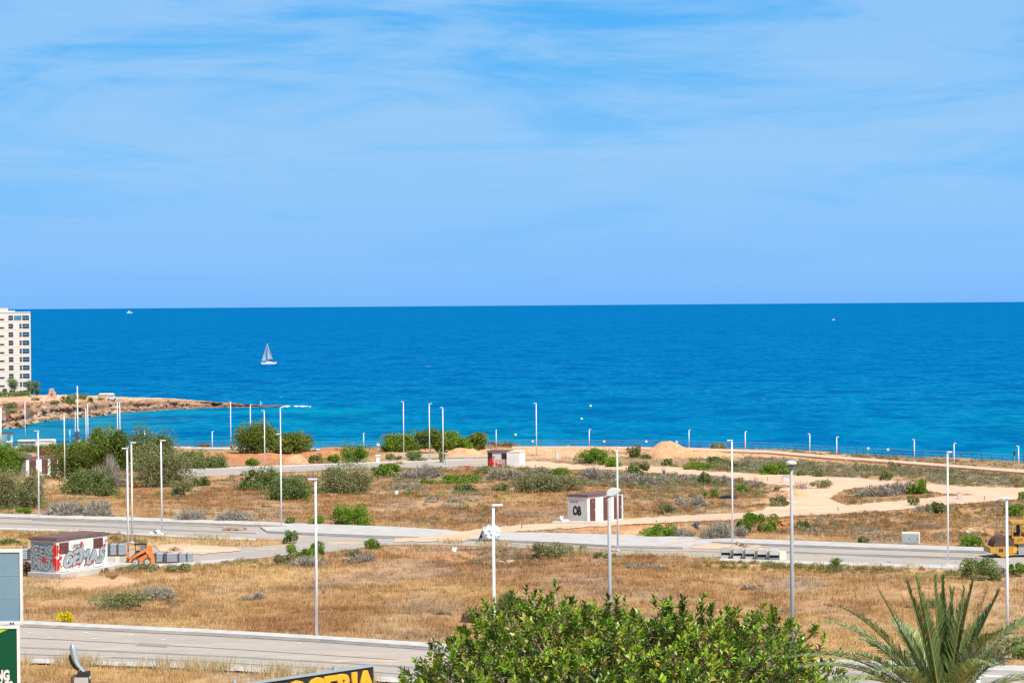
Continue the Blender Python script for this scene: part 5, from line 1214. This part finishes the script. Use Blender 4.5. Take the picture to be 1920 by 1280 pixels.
# dirt heaps
def heap(px_, base, wpx, hpx, label, m='heap', seed=0, asp=.6, skew=0.0, cat='dirt heap'):
    p = G(px_, base); s = ppm(p.y); w_ = wpx/s/2; h_ = hpx/s; n = 56; g_ = np.linspace(-1.15, 1.15, n); Xg, Yg = np.meshgrid(g_, g_); r = np.sqrt(Xg**2+Yg**2)
    f_ = fbm(Xg*2.2+seed, Yg*2.2, 4, seed)
    h = np.clip(1-np.clip(r*(1+.9*(f_-.5)), 0, 1)**2.2, 0, 1)**1.15*(.55+.75*f_)*(1+skew*Xg)
    Z_ = h*h_-.06+(fbm(Xg*9, Yg*9, 3, seed+5)-.5)*.22*sstep(1.1, .8, r)*min(h_, 1)-.25*sstep(.9, 1.15, r)
    V_ = np.stack([Xg*w_, Yg*w_*asp, Z_], -1).reshape(-1, 3); id_ = np.arange(n*n).reshape(n, n)
    F_ = np.stack([id_[:-1,:-1], id_[:-1,1:], id_[1:,1:], id_[1:,:-1]], -1).reshape(-1, 4)
    o = link('dirt_heap', npmesh('dirt_heap', V_, F_, None, True), None, m); o.location = (p.x, p.y+w_*asp*.5, gz(p.y+w_*asp*.5)); return tag(o, label, cat)
heap(1264, 861, 122, 35, 'tallest pale orange dirt heap on the shore right of centre', seed=3, skew=-.35, asp=.7)
heap(1320, 861, 170, 20, 'long low tail of pale dirt right of the tallest heap', seed=8, skew=-.3, asp=.3)
heap(872, 855, 92, 17, 'pale sandy dirt heap in front of the shore tree clump', seed=12, skew=-.2, asp=.4)
heap(553, 869, 60, 18, 'orange dirt heap left of the round bright green bush', 'heap', seed=21, asp=.5)
heap(500, 862, 150, 13, 'long red dirt bank behind the upper road', 'redheap', seed=31, asp=.25)
heap(600, 858, 130, 14, 'red dirt bank right of the orange dirt heap', 'redheap', seed=37, asp=.25)
heap(420, 862, 90, 14, 'red dirt bank at the left of the upper road', 'redheap', seed=41, asp=.25)
heap(1492, 931, 66, 14, 'small sandy cone by the grey lamp post', 'heap', seed=44, asp=.6)
heap(1000, 848, 130, 10, 'low sandy ridge behind the red-graffiti hut', 'heap', seed=47, asp=.25)
heap(1120, 846, 150, 8, 'low sandy ridge beside the short lamp left of the tallest heap', 'heap', seed=49, asp=.2)
heap(1200, 1004, 120, 15, 'orange soil bank below the three-door hut', 'heap', seed=52, asp=.22)
# black sheet and other leftovers
p = G(1366, 940); b = MB()
e_ = empty('black_sheet', (p.x, p.y, gz(p.y)), R(-14), 'black tarpaulin lump on the brown field beside a bright green bush', 'tarpaulin')
b.prism([(-1.2,0),(-1.15,.45),(-.4,.62),(.5,.55),(.9,.30),(1.3,.18),(1.35,0)], 'y', 0, 1.6); b.build('sheet', 'black', e_)
p = G(1304, 1000); MBx = MB(); MBx.box(-.4,.4,-.1,.1,.2,.45,Matrix.Rotation(.5,4,'Y'),.04); MBx.box(-.1,.35,-.2,.1,.4,.75,Matrix.Rotation(-.4,4,'Y'),.04); e_ = empty('grey_plastic_scrap', (p.x, p.y, gz(p.y)+.3), .4, 'blue-grey plastic scrap caught in dead brush on the bank', 'scrap'); MBx.build('scrap', 'blockdark', e_)
p = G(876, 876); b = MB(); b.box(-1.1, .9, -.05, .05, .18, .26, Matrix.Rotation(.06, 4, 'Y')); b.box(-.5, .4, -.12, .12, .10, .2); b.cyl((0, 0, 0), (.05, 0, .25), .04, .04, 6)
e_ = empty('red_barrier', (p.x, p.y, gz(p.y)), 0, 'toppled red barrier on the track left of the red-graffiti hut', 'barrier'); b.build('rail', 'red', e_)
for x_, y_, lb in ((743, 930, 'crumpled white and black rag in the brown field'), (851, 1040, 'white plastic canister in the grass below the layby'), (1052, 979, 'white lump beside the slab of the three-door hut')):
    p = G(x_, y_); b = MB(); b.ell((0, 0, .22), (.22, .2, .24), 2); b.ell((.16, -.05, .40), (.1, .1, .12), 1); b.cyl((-.05, 0, .4), (-.05, 0, .55), .07, .06, 8); e_ = empty('litter', (p.x, p.y, gz(p.y)+.12), .3, lb, 'litter'); b.build('lump', 'bag', e_)
for x_, y_, h_, lb in ((1572,958,9,'thin stake leaning on the lower sandy track'),(1846,938,9,'thin rusty stake on the sandy track near the right edge'),(978,991,8,'short red and white survey peg by the sandy track'),(1232,980,6,'survey peg on the track right of the three-door hut'),
                       (1440,902,8,'thin stake at the end of the upper track'),(1551,905,10,'thin stake on the sand right of the low leafless tree'),(1003,880,10,'thin stake on the track right of the red-graffiti hut'),(836,873,14,'grey concrete stub right of the rightmost of three lamp posts')):
    p = G(x_, y_); s = ppm(p.y); e_ = empty('stake', (p.x, p.y, gz(p.y)), 0, lb, 'stake')
    MB().cyl((0, 0, -.1), (random.uniform(-.12, .12), 0, h_/s), .05 if x_ != 836 else .14, .04 if x_ != 836 else .14, 7).build('stick', 'rust' if x_ not in (836,) else 'concrete', e_)
# ------------------------------------------------------------------ seafront wire fence
fx = [905,930,946,980,1014,1048,1076,1107,1138,1166,1196,1225,1255,1284,1313,1343,1368,1392,1412,1428,1443,1459,1474,1491,1505,1522,1538,1555,1574,1590,1606,1620,1639,1656,1675,1693,1712,1730,1748,1766,1784,1803,1822,1841,1860,1880,1900,1920,1940]
def fence(name, fx, inset, label, z1=1.35):
    e0 = None; pts = []
    for x_ in fx:
        d = ray(x_, 840); y = 400.
        for _ in range(6):
            x3 = d.x/d.y*y; y = float(np.interp(x3, _ex, _ey))-inset
        pts.append(Vector((d.x/d.y*y, y, gz(y))))
    e_ = empty(name, pts[0], 0, label, 'fence'); o_ = pts[0]; b = MB().cyl((0, 0, -.3), (0, 0, z1), .05, .045, 6).mesh('post')
    for q in pts:
        po = link('post', b, e_, 'rust'); po.location = q-o_; po.rotation_euler = (random.uniform(-.05, .05), random.uniform(-.07, .07), 0)
    b = MB()
    for a, c in zip(pts[:-1], pts[1:]):
        for h in (.35, .75, 1.2): b.cyl(a-o_+Vector((0, 0, h)), c-o_+Vector((0, 0, h+random.uniform(-.03, .03))), .014, .014, 4, False)
    b.build('wire', 'wire', e_); return pts
fp = fence('wire_fence', fx, 3.0, 'rusty post and wire fence running along the seafront edge')
fence('wire_fence', [318,329,351,372,397,416,434], 3.0, 'short stretch of wire fence along the turquoise beach', 1.2)
fence('wire_fence', [585,602,624,647,668,692,712], 3.0, 'short stretch of wire fence between the shore tree clumps', 1.2)
for i, (x_, lb) in enumerate([(999,'white square notice on the fence left of the tall lamp by the red-graffiti hut'),(1133,'white notice on the fence right of the short lamp below the buoys'),(1212,'white notice on the fence left of the dirt heap top'),
      (1269,'white notice on the fence above the dirt heap'),(1628,'white notice on the fence in the middle of the right part'),(1665,'white notice on the fence, the farther right of two close ones')]):
    d = ray(x_, 840); y = float(np.interp(d.x/d.y*450, _ex, _ey))-3.2; y = float(np.interp(d.x/d.y*y, _ex, _ey))-3.15
    o = MB().box(-.2, .2, -.02, .02, .85, 1.25, bev=.005).build('fence_notice', 'offwhite'); o.location = (d.x/d.y*y, y, gz(y)); tag(o, lb, 'sign', 'white notices on the seafront fence')
# dark post by the right edge
d = ray(1902, 850); y = float(np.interp(d.x/d.y*385, _ex, _ey))-4; e_ = empty('beach_flag_post', (d.x/d.y*y, y, gz(y)), 0, 'post with a dark furled panel at the shore near the right edge', 'post')
MB().cyl((0, 0, 0), (0, 0, 2.0), .03, .03, 6).build('pole', 'wire', e_); MB().box(-.13, .13, -.05, .05, 1.25, 1.95, bev=.03).build('furled_flag', 'dark', e_)
# ------------------------------------------------------------------ beach installations at the far left
def at(px_, base, D): return P(px_, base, D)
p = P(1.0, 836, 470.); e_ = empty('signal_pillar', (p.x, p.y, gz(470.)), 0, 'thick white pillar at the left edge beside the bay', 'pillar'); s = ppm(470.)
MB().cyl((0, 0, -.3), (0, 0, 78/s), .26, .24, 16).build('shaft', 'white', e_, True); MB().cyl((0, 0, -.1), (0, 0, .6), .42, .42, 16).build('foot', 'white', e_)
p = P(146, 829, 470.); hm = 117/s; e_ = empty('antenna_mast', (p.x, p.y, gz(470.)), 0, 'tall white antenna mast with a fat ribbed base by the bay', 'mast')
MB().cyl((0, 0, 0), (0, 0, hm), .14, .09, 12).build('mast', 'pole', e_, True); MB().cyl((-.55, 0, 0), (-.42, 0, hm*.6), .06, .06, 8).build('side_pole', 'pole', e_); MB().cyl((.55, 0, 0), (.16, 0, hm*.32), .06, .05, 8).build('side_pole', 'pole', e_)
b = MB(); b.cyl((-.12, 0, hm*.84), (.25, 0, hm*.84), .13, .13, 10); b.cyl((-.25, 0, hm*.875), (.12, 0, hm*.875), .10, .10, 10); b.build('antenna_drum', 'head', e_)
b = MB(); b.cyl((-.1, .1, .0), (-.1, .1, hm*.14), .62, .50, 16); b.build('equipment_base', 'concrete', e_)
for i in range(4): MB().cyl((-.1, .1, hm*(.145+.035*i)), (-.1, .1, hm*(.162+.035*i)), .56, .56, 16).build('ring', 'navy', e_)
p = P(54, 837, 470.); e_ = empty('beach_kiosk', (p.x, p.y, gz(470.)), R(4), 'low grey flat-roofed beach kiosk with dark openings above the brown-doored hut', 'kiosk')
MB().box(-1.9, .9, 0, 2.5, -.3, 1.45).build('wall', 'silver', e_); MB().box(-2.1, 1.1, -.25, 2.7, 1.451, 1.6).build('roof', 'white', e_)
for x_ in (-1.6, -.65, .2): MB().box(x_, x_+.6, -.03, -.001, .35, 1.2).build('opening', 'shade', e_)
p = P(84, 838, 468.); e_ = empty('white_shed', (p.x, p.y, gz(468.)), R(-3), 'weathered white shed wall right of the grey beach kiosk', 'shed')
MB().box(-1.75, 1.6, 0, 2.2, -.3, 1.55).build('wall', 'offwhite', e_); b = MB(); b.prism([(-1.8,1.551),(1.65,1.551),(1.3,1.75),(-1.5,1.72)], 'y', -.1, 2.3); b.build('roof', 'white', e_)
p = P(101, 836, 467.); e_ = empty('stone_stump', (p.x, p.y, gz(467.)), 0, 'pinkish stone stump at the right end of the white shed', 'stone'); MB().ell((0, 0, .55), (.5, .5, .85), 2).build('stone_body', 'stone', e_)
p = P(7, 836, 465.); e_ = empty('beach_cabin', (p.x, p.y, gz(465.)), 0, 'narrow teal panel cabin at the left edge of the beach', 'cabin')
MB().box(-.35, .22, 0, 1.4, -.2, 3.1).build('wall', 'teal', e_); MB().box(-.45, .3, -.1, 1.5, 3.101, 3.2).build('roof', 'brown', e_)
p = P(16, 836, 468.); e_ = empty('lifeguard_chair', (p.x, p.y, gz(468.)), 0, 'white lifeguard stand with a brown roof beside the teal cabin', 'lifeguard stand')
b = MB()
for x_ in (-.55, .45):
    for y_ in (0, 1): b.box(x_, x_+.1, y_, y_+.1, 0, 2.9)
b.build('frame', 'white', e_); MB().box(-.6, .6, -.05, 1.15, 1.3, 1.6).build('platform', 'white', e_); MB().box(-.75, .75, -.2, 1.3, 2.901, 3.15).build('roof', 'brown', e_); MB().box(-.5, .5, .1, 1.0, .1, .9).build('locker', 'roofbrown', e_)
# ------------------------------------------------------------------ headland buildings, palms and car
DB = 905.; sb = ppm(DB)
q = P(57, 735, DB); x1 = q.x; x0 = P(-150, 735, DB).x
e_ = empty('apartment_tower', (x1, DB, 3.5), R(11), 'cream high-rise apartment block with rows of windows cut by the left edge', 'building')
def XX(px_): return P(px_, 650, DB).x-x1
def ZZ(py_): return P(30, py_, DB).z-3.5
def facade(name, xs, zs, openf, parent, m, depth=.5):
    V = []; F = []
    def quad(a, b, c, d): i = len(V); V.extend([a, b, c, d]); F.append((i, i+1, i+2, i+3))
    for i in range(len(xs)-1):
        for j in range(len(zs)-1):
            a, b_, c, d = xs[i], xs[i+1], zs[j], zs[j+1]
            if openf(i, j):
                quad((a,0,c),(a,depth,c),(a,depth,d),(a,0,d)); quad((b_,depth,c),(b_,0,c),(b_,0,d),(b_,depth,d)); quad((a,0,c),(b_,0,c),(b_,depth,c),(a,depth,c)); quad((a,0,d),(a,depth,d),(b_,depth,d),(b_,0,d))
            else: quad((a,0,c),(b_,0,c),(b_,0,d),(a,0,d))
    return link(name, npmesh(name, V, F), parent, m)
cx_ = [-150,-100,-60,-24,-14,9,17,25.5,37,41,42.5,55,57.3]
xs = [XX(c) for c in cx_]; rows = [600.6+15.55*i for i in range(10)]
zl = [735+6]; 
zs_ = sorted({round(ZZ(v), 3) for r_ in rows for v in (r_-9.2, r_-3.2, r_-.6, r_)} | {round(ZZ(586), 3), -1.0})
def openf(i, j):
    zc = (zs_[j]+zs_[j+1])/2; xc = (cx_[i]+cx_[i+1])/2
    for r_ in rows:
        if ZZ(r_) < zc < ZZ(r_-9.2):
            if xc < 9 and (cx_[i], cx_[i+1]) in ((-100,-60),(-24,-14),(-14,9)): return cx_[i] != -24 and ZZ(r_) < zc < ZZ(r_-3.2)
            return (cx_[i], cx_[i+1]) in ((17,25.5),(37,41),(42.5,55))
    return False
facade('wall', xs, zs_, openf, e_, 'cream', .45)
MB().box(XX(-150), XX(57.3), .451, 14, -1, ZZ(586)-.02).build('wall', 'cream', e_)
MB().box(XX(57.3)+.001, XX(57.3)+.06, 0, 14, -1, ZZ(586)-.02).build('wall', 'white', e_)
MB().box(XX(-150)-.1, XX(57.3)+.12, -.15, 14.1, ZZ(586), ZZ(584.6)).build('parapet', 'white', e_)
MB().box(XX(-120), XX(16.3), .0, 10, ZZ(584.6)+.002, ZZ(577.5)).build('roof_block', 'cream', e_); MB().box(XX(17), XX(29), 3, 6, ZZ(584.6)+.002, ZZ(582.6)).build('roof_railing', 'white', e_)
for k_, r_ in enumerate(rows):
    for (a, b_, z0_, z1_, mm) in ((-14,9,r_,r_-3.2,'shade'),(-100,-60,r_,r_-3.2,'shade'),(17,25.5,r_,r_-9.2,'shade'),(37,41,r_,r_-9.2,'shade'),(42.5,55,r_,r_-9.2,'glass')):
        wi = MB().box(XX(a)+.02, XX(b_)-.02, .40, .449, ZZ(z0_)+.02, ZZ(z1_)-.02).build('window', mm, e_)
        if mm == 'glass' and a == 42.5: MB().box(XX(48.4), XX(49.0), .34, .399, ZZ(z0_)+.03, ZZ(z1_)-.03).build('mullion', 'silver', wi)
w_ = MB().box(XX(27.3), XX(41), -.03, .0, ZZ(600.6), ZZ(591.6)).build('window', 'glass', e_)
for r_ in rows: MB().box(XX(-150), XX(57.3)+.05, -.05, -.001, ZZ(r_+.8)-.02, ZZ(r_+2.2)).build('floor_band', 'cream', e_)
def farpalm(px_, base, top, D, label):
    p = P(px_, base, D); s = ppm(D); h_ = (base-top)/s; e_ = empty('fan_palm', (p.x, D, p.z), 0, label, 'palm')
    MB().cyl((0, 0, -.8), (0, 0, h_*.72), .20, .16, 8).build('trunk', 'bark', e_)
    n = 900; v = rng.normal(size=(n, 3)); v /= np.linalg.norm(v, axis=1)[:, None]; r = h_*.30*(.3+.7*rng.random(n))[:, None]
    q = v*r*[1, 1, .9]+[0, 0, h_*.72+.1]; me = leafcards('crown', q, v, .42, PAL['M' if 'broad' not in label else 'T'], .3)
    link('crown', me, e_, 'leaf')
    n = 300; v = rng.normal(size=(n, 3))*[.4, .4, .6]; link('dead_skirt', leafcards('dead_skirt', v*h_*.16+[0, 0, h_*.52], v, .4, PAL['R'], .3), e_, 'leaf')
farpalm(22, 742, 706, 893, 'left tall fan palm in front of the apartment tower'); farpalm(27, 743, 712, 891, 'slightly lower fan palm right behind the left tall one')
farpalm(9, 744, 728, 888, 'short fan palm at the left edge below the apartment tower'); farpalm(54, 744, 712, 890, 'fan palm at the right corner of the apartment tower')
farpalm(67.5, 744, 712, 896, 'rightmost tall fan palm, standing clear against the sea'); farpalm(60, 745, 724, 886, 'fan palm between the tower corner and the rightmost palm'); farpalm(70, 746, 728, 884, 'short broad palm below the rightmost tall palm')
def hshrub(px_, base, wpx, hpx, D, kind, label, cat='bush'):
    p = headpt(px_, base-1); D = p.y; s = ppm(D); w_ = wpx/s; h_ = hpx/s; o = link(KN[kind], shrub_mesh(kind, w_, w_*.7, h_*1.1, int(max(200, wpx*hpx*4)), 2.4/s), None, 'leaf'); o.location = (p.x, D, p.z-.3); tag(o, label, cat)
hshrub(30, 744, 62, 10, 880, 'M', 'dark hedge below the apartment tower'); hshrub(104, 760, 18, 9, 800, 'M', 'dark green bush on the bluff left of the antenna mast')
hshrub(128, 757, 26, 15, 815, 'M', 'large dark green bush on the headland left of the antenna mast'); hshrub(152, 752, 26, 13, 830, 'M', 'dark green bush on the headland right of the antenna mast')
hshrub(170, 754, 12, 9, 818, 'M', 'round dark bush on the headland between two lamp posts'); hshrub(186, 752, 22, 6, 822, 'O', 'low bush on the headland left of the stone house')
hshrub(20, 764, 26, 10, 795, 'O', 'grey-green bush on the cliff at the far left'); hshrub(14, 776, 26, 9, 792, 'O', 'lower grey-green bush on the cliff at the far left'); hshrub(68, 752, 16, 7, 815, 'M', 'small bush on the headland right of the palms')
p = headpt(98.5, 747); e_ = empty('ruined_tower', (p.x, p.y, p.z-.3), 0, 'small ruined pinkish stone tower on the headland', 'ruin')
b = MB(); s = ppm(850.); b.prism([(-1.4,0),(-1.3,1.5),(-.9,2.4),(-.75,3.5),(.35,3.6),(.5,2.7),(1.0,2.2),(1.3,0)], 'y', -1, 1.2); me = b.mesh('stone_body'); bm = bmesh.new(); bm.from_mesh(me); bmesh.ops.subdivide_edges(bm, edges=bm.edges[:], cuts=4, use_grid_fill=True)
for v in bm.verts: v.co += Vector([random.uniform(-.13, .13) for _ in range(3)])
bm.to_mesh(me); bm.free(); link('stone_body', me, e_, 'stone'); MB().box(-.1, .3, -1.13, -1.08, 1.4, 2.0).build('opening', 'dark', e_)
p = headpt(203, 749); s = ppm(p.y); e_ = empty('stone_house', (p.x, p.y, p.z-.3), R(12), 'low flat-roofed pinkish stone house on the headland behind a white car', 'house')
MB().box(-2.9, 2.2, 0, 4, -.3, 1.9).build('wall', 'stone', e_); b = MB(); b.prism([(-2.7,1.901),(2.5,1.901),(2.0,2.3),(-2.4,2.3)], 'y', -.2, 4.2); b.build('roof', 'cream', e_)
p = headpt(212.5, 749.5); e_ = empty('parked_car', (p.x, p.y-1.5, p.z+.05), R(4), 'white car parked in front of the pinkish house on the headland', 'car')
b = MB(); b.prism([(-1.7,.35),(-1.7,.85),(-1.5,.95),(-1.1,1.45),(.35,1.45),(.95,.95),(1.65,.82),(1.75,.4)], 'y', 0, 1.6); b.build('body', 'hull', e_); b = MB(); b.prism([(-1.15,1.0),(-.95,1.36),(.25,1.36),(.7,1.0)], 'y', -.02, 1.62); b.build('window', 'shade', e_)
for x_ in (-1.05, 1.05): MB().cyl((x_, -.05, .33), (x_, .25, .33), .33, .33, 14).build('wheel', 'rubber', e_)
# ------------------------------------------------------------------ boats and buoys
p = S(503, 682.5); s = ppm(p.y); e_ = empty('sailboat', p, 0, 'white sailing yacht with two pale sails out on the bay', 'sailboat', sc=.93)
b = MB(); b.prism([(-4.6,1.15),(4.2,1.0),(4.6,.5),(4.3,-.2),(-3.4,-.3),(-4.2,.2)], 'y', -1.3, 1.3); b.build('hull', 'hull', e_)
b = MB(); b.prism([(-1.6,1.1),(-1.3,1.7),(1.6,1.75),(3.2,1.45),(3.3,1.05)], 'y', -.9, .9); b.build('cabin', 'hull', e_); MB().box(.9, 3.6, -1.0, 1.0, 1.8, 2.35, bev=.1).build('canvas_hood', 'navy', e_)
MB().cyl((-.6, 0, 1), (-.6, 0, 13.6), .10, .07, 8).build('mast', 'greypole', e_); MB().cyl((-.6, 0, 2.3), (3.1, .5, 2.4), .08, .08, 8).build('boom', 'navy', e_); MB().ell((4.5, -.2, .7), (.9, .6, .65), 2).build('dinghy', 'hull', e_)
def sail(name, a, b_, c, bul):
    n = 8; V = []; F = []
    for i in range(n+1):
        for j in range(n+1-i):
            u_ = i/n; v_ = j/n; q_ = Vector(a)*(1-u_-v_)+Vector(b_)*u_+Vector(c)*v_; q_.y += bul*27*u_*v_*(1-u_-v_)+.0; V.append(q_)
    def id_(i, j): return sum(n+1-k for k in range(i))+j
    for i in range(n):
        for j in range(n-i):
            F.append((id_(i, j), id_(i+1, j), id_(i, j+1)))
            if j < n-i-1: F.append((id_(i+1, j), id_(i+1, j+1), id_(i, j+1)))
    me = npmesh(name, V, F, None, True); o = link(name, me, e_, 'sail'); mo = o.modifiers.new('thick', 'SOLIDIFY'); mo.thickness = .03
sail('mainsail', (-.45, 0, 2.45), (3.0, .45, 2.5), (-.45, 0, 13.3), .5); sail('jib', (-4.4, 0, 1.6), (-.9, .9, 1.9), (-.75, 0, 12.8), .7)
p = S(243.5, 587); e_ = empty('motor_boat', p, R(5), 'small white motor boat far out near the horizon', 'motor boat'); s = ppm(p.y)
b = MB(); k_ = 12/s/2; b.prism([(-k_,.3*k_),(k_*.7,.28*k_),(k_*.9,-.05*k_),(-k_*.9,-.05*k_)], 'y', -k_*.3, k_*.3); b.build('hull', 'hull', e_); MB().box(-k_*.55, k_*.1, -k_*.2, k_*.2, .3*k_, .68*k_, bev=k_*.05).build('cabin', 'hull', e_)
p = S(1563, 600); e_ = empty('motor_boat', p, R(3), 'tiny white motor boat near the horizon on the right', 'motor boat'); k_ = 6/ppm(p.y)/2
b = MB(); b.prism([(-k_,.4*k_),(k_*.8,.38*k_),(k_*.9,-.05*k_),(-k_*.9,-.05*k_)], 'y', -k_*.3, k_*.3); b.build('hull', 'hull', e_); MB().box(-k_*.4, k_*.2, -k_*.2, k_*.2, .4*k_, .7*k_).build('cabin', 'hull', e_)
for x_, y_, lb in ((1107,763,'farthest and rightmost of the three pale yellow buoys'),(1090.5,787,'middle of the three pale yellow buoys'),(966.5,817,'nearest pale yellow buoy behind the fence')):
    p = S(x_, y_); e_ = empty('buoy', p, 0, lb, 'buoy', 'pale yellow buoys'); s = ppm(p.y); r_ = 2.4/s
    MB().ell((0, 0, r_*.75), (r_, r_, r_*.95), 3).build('float', 'buoy', e_, True); MB().cyl((0, 0, r_*1.6), (0, 0, r_*2.0), r_*.15, r_*.15, 8).build('ring', 'wire', e_)
p = P(488.5, 759.5, 866); e_ = empty('beacon_post', p, 0, 'small white marker post at the end of the rocky spit', 'post'); b = MB(); b.cyl((0, 0, -.5), (0, 0, 1.5), .10, .10, 8); b.build('post', 'white', e_); MB().box(-.12, .6, -.1, .1, .6, .8).build('arm', 'white', e_)
# ------------------------------------------------------------------ hoardings, cowl and shop sign in the foreground
D = 100.; s = ppm(D)
p = P(-60, 1100, D); x1 = P(42, 1100, D).x; zt = P(42, 1029, D).z; zb = P(42, 1170, D).z; g0 = gz(D)
e_ = empty('blank_hoarding', (x1-1.9, D, g0), 0, 'blank blue-grey hoarding in a white frame at the left edge, the upper one', 'hoarding')
MB().box(-2.6, 1.80, .02, .06, zb-g0+.13, zt-g0-.12).build('panel', 'bluegrey', e_)
b = MB(); b.box(1.80, 1.9, -.02, .12, zb-g0, zt-g0); b.box(-2.6, 1.799, -.02, .12, zt-g0-.12, zt-g0); b.box(-2.6, 1.799, -.02, .12, zb-g0, zb-g0+.13); b.build('frame', 'white', e_)
b = MB(); b.box(-2.6, 1.80, .012, .019, 3.2, 3.206) if False else None
b = MB()
for z_ in (.33, .66): b.box(-2.6, 1.80, .010, .019, zb-g0+.13+(zt-zb-.25)*z_, zb-g0+.145+(zt-zb-.25)*z_)
b.box(1.16, 1.17, .010, .019, zb-g0+.13, zt-g0-.12); b.build('panel_joint', 'silver', e_)
b = MB(); b.box(1.40, 1.45, -.05, -.021, zb-g0+.0, zb-g0+.09); b.box(1.50, 1.55, -.05, -.021, zb-g0+.0, zb-g0+.09); b.build('bracket', 'dark', e_)
for x_ in (-1.9, 1.2): MB().cyl((x_, .25, -.3), (x_, .25, zt-g0-.3), .11, .11, 10).build('post', 'greypole', e_)
x1 = P(36.5, 1200, 98.).x; zt = P(36, 1172.5, 98.).z; g0 = gz(98.)
e_ = empty('green_hoarding', (x1-1.9, 98., g0), 0, 'dark green advertising hoarding with white letters at the bottom left corner', 'hoarding')
zb = zt-3.0
MB().box(-2.6, 1.80, .02, .06, zb-g0+.12, zt-g0-.12).build('panel', 'signgreen', e_)
b = MB(); b.box(1.80, 1.9, -.02, .12, zb-g0, zt-g0); b.box(-2.6, 1.799, -.02, .12, zt-g0-.10, zt-g0); b.box(-2.6, 1.799, -.02, .12, zb-g0, zb-g0+.12); b.build('frame', 'white', e_)
b = MB(); b.prism([(-2.6, zt-g0-.12), (1.5, zt-g0-.12), (1.0, zt-g0-.33), (.3, zt-g0-.5), (-2.6, zt-g0-.9)], 'y', .008, .015); b.build('lime_stripe', 'lime', e_)
text('LIVING', .54, (1.50, .0, P(5, 1274, 98.).z-g0), (R(90), 0, 0), 'paintwhite', e_, 'lettering', sx=.62, ext=.006, off=.03, align='RIGHT')
text('SALES', .54, (1.62, .0, P(5, 1295, 98.).z-g0), (R(90), 0, 0), 'paintwhite', e_, 'lettering', sx=.62, ext=.006, off=.03, align='RIGHT')
for x_ in (-1.9, 1.2): MB().cyl((x_, .25, -.3), (x_, .25, zt-g0-.3), .10, .10, 10).build('post', 'greypole', e_)
# metal chimney cowl on a slim flue
D = 40.; s = ppm(D); p = P(149, 1268, D); g0 = gz(D)
e_ = empty('chimney_cowl', (p.x, D, g0), 0, 'curved pale metal chimney cowl on a square flue at the bottom left', 'chimney cowl'); zc = p.z-g0
def cx2(px_): return (px_-149)/s
def cz2(py_): return zc+(1268-py_)/s
MB().box(-.138, .138, -.02, .26, -.2, zc, bev=.004).build('flue', 'rust', e_); MB().box(-.082, .142, -.027, -.0205, zc-.4, zc-.01).build('flue_patch', 'concrete', e_)
MB().box(-.025, .145, .0, .2, zc+.001, zc+.07).build('collar', 'dark', e_)
MB().cyl((cx2(144), .1, zc), (cx2(146), .1, zc+.14), .012, .012, 8).build('pivot', 'rust', e_)
# a sheet scoop: curved in section, its spine following the photo
sp2 = [((127,140),1211),((125.5,142),1222),((127,143.5),1232),((131,146),1243),((137,153),1253),((146,163),1262),((156,169),1270),((159,169),1274)]
V = []; F = []; nn = 9
for (xa, xb), y_ in sp2:
    for k in range(nn):
        t = k/(nn-1); V.append((cx2(xa+(xb-xa)*t), .02+.11*math.sin(t*math.pi)*-1+.14+.10*(1-t), cz2(y_+2.5*(t-.5)*2)))
V[0:nn] = [(v[0]*.85+cx2(133.5)*.15, v[1], v[2]+(.02 if 1 < i < 7 else -.01)) for i, v in enumerate(V[0:nn])]
for r_ in range(len(sp2)-1):
    for k in range(nn-1): a = r_*nn+k; F.append((a, a+1, a+nn+1, a+nn))
o = link('scoop', npmesh('scoop', V, F, None, True), e_, 'steel'); mo = o.modifiers.new('thick', 'SOLIDIFY'); mo.thickness = .006; mo.offset = 0
b = MB(); b.prism([(cx2(126),cz2(1228)),(cx2(123.5),cz2(1236)),(cx2(126),cz2(1246)),(cx2(133),cz2(1256)),(cx2(146),cz2(1264)),(cx2(138),cz2(1252)),(cx2(131),cz2(1240))], 'y', .245, .255); b.build('scoop_inside', 'rust', e_)
# shop sign
pr = P(700, 1246, 50.); zt = pr.z; yl = 45.2
def onz(px_, D_): return P(px_, 1280, D_).x
dl = P(455, 1280, 47.6); a0 = Vector((dl.x, 47.6, zt)); a1 = Vector((pr.x, 50., zt)); dr = (a1-a0).normalized(); th = math.atan2(dr.y, dr.x)
e_ = empty('shop_sign', (a1.x, a1.y, gz(50.)), th, 'black shop sign with raised amber capital letters at the bottom of the view', 'sign'); zh = zt-gz(50.)
MB().box(-5.2, 0, 0, .08, zh-1.0, zh-.03).build('panel', 'signblack', e_); MB().box(-5.2, .01, -.03, .10, zh-.028, zh).build('top_rail', 'steel', e_)
for x_ in (-.95, -3.5): MB().box(x_, x_+.06, .1, .14, zh-.2, zh+.07).build('hook', 'steel', e_)
wt = textmesh('GROCERIA', .60, off=.022, ext=.02, space=1.06, bevel=.008, align='RIGHT'); wt.materials.clear(); wt.materials.append(MT['signyellow'])
o = bpy.data.objects.new('lettering', wt); C.objects.link(o); o.parent = e_; o.rotation_euler = (R(90), 0, 0); o.location = (-.03, -.025, zh-.52); o.scale = (1.02, 1, 1)
for x_ in (-4.8, -.4): MB().cyl((x_, .2, -.3), (x_, .2, zh-.3), .06, .06, 8).build('post', 'greypole', e_)
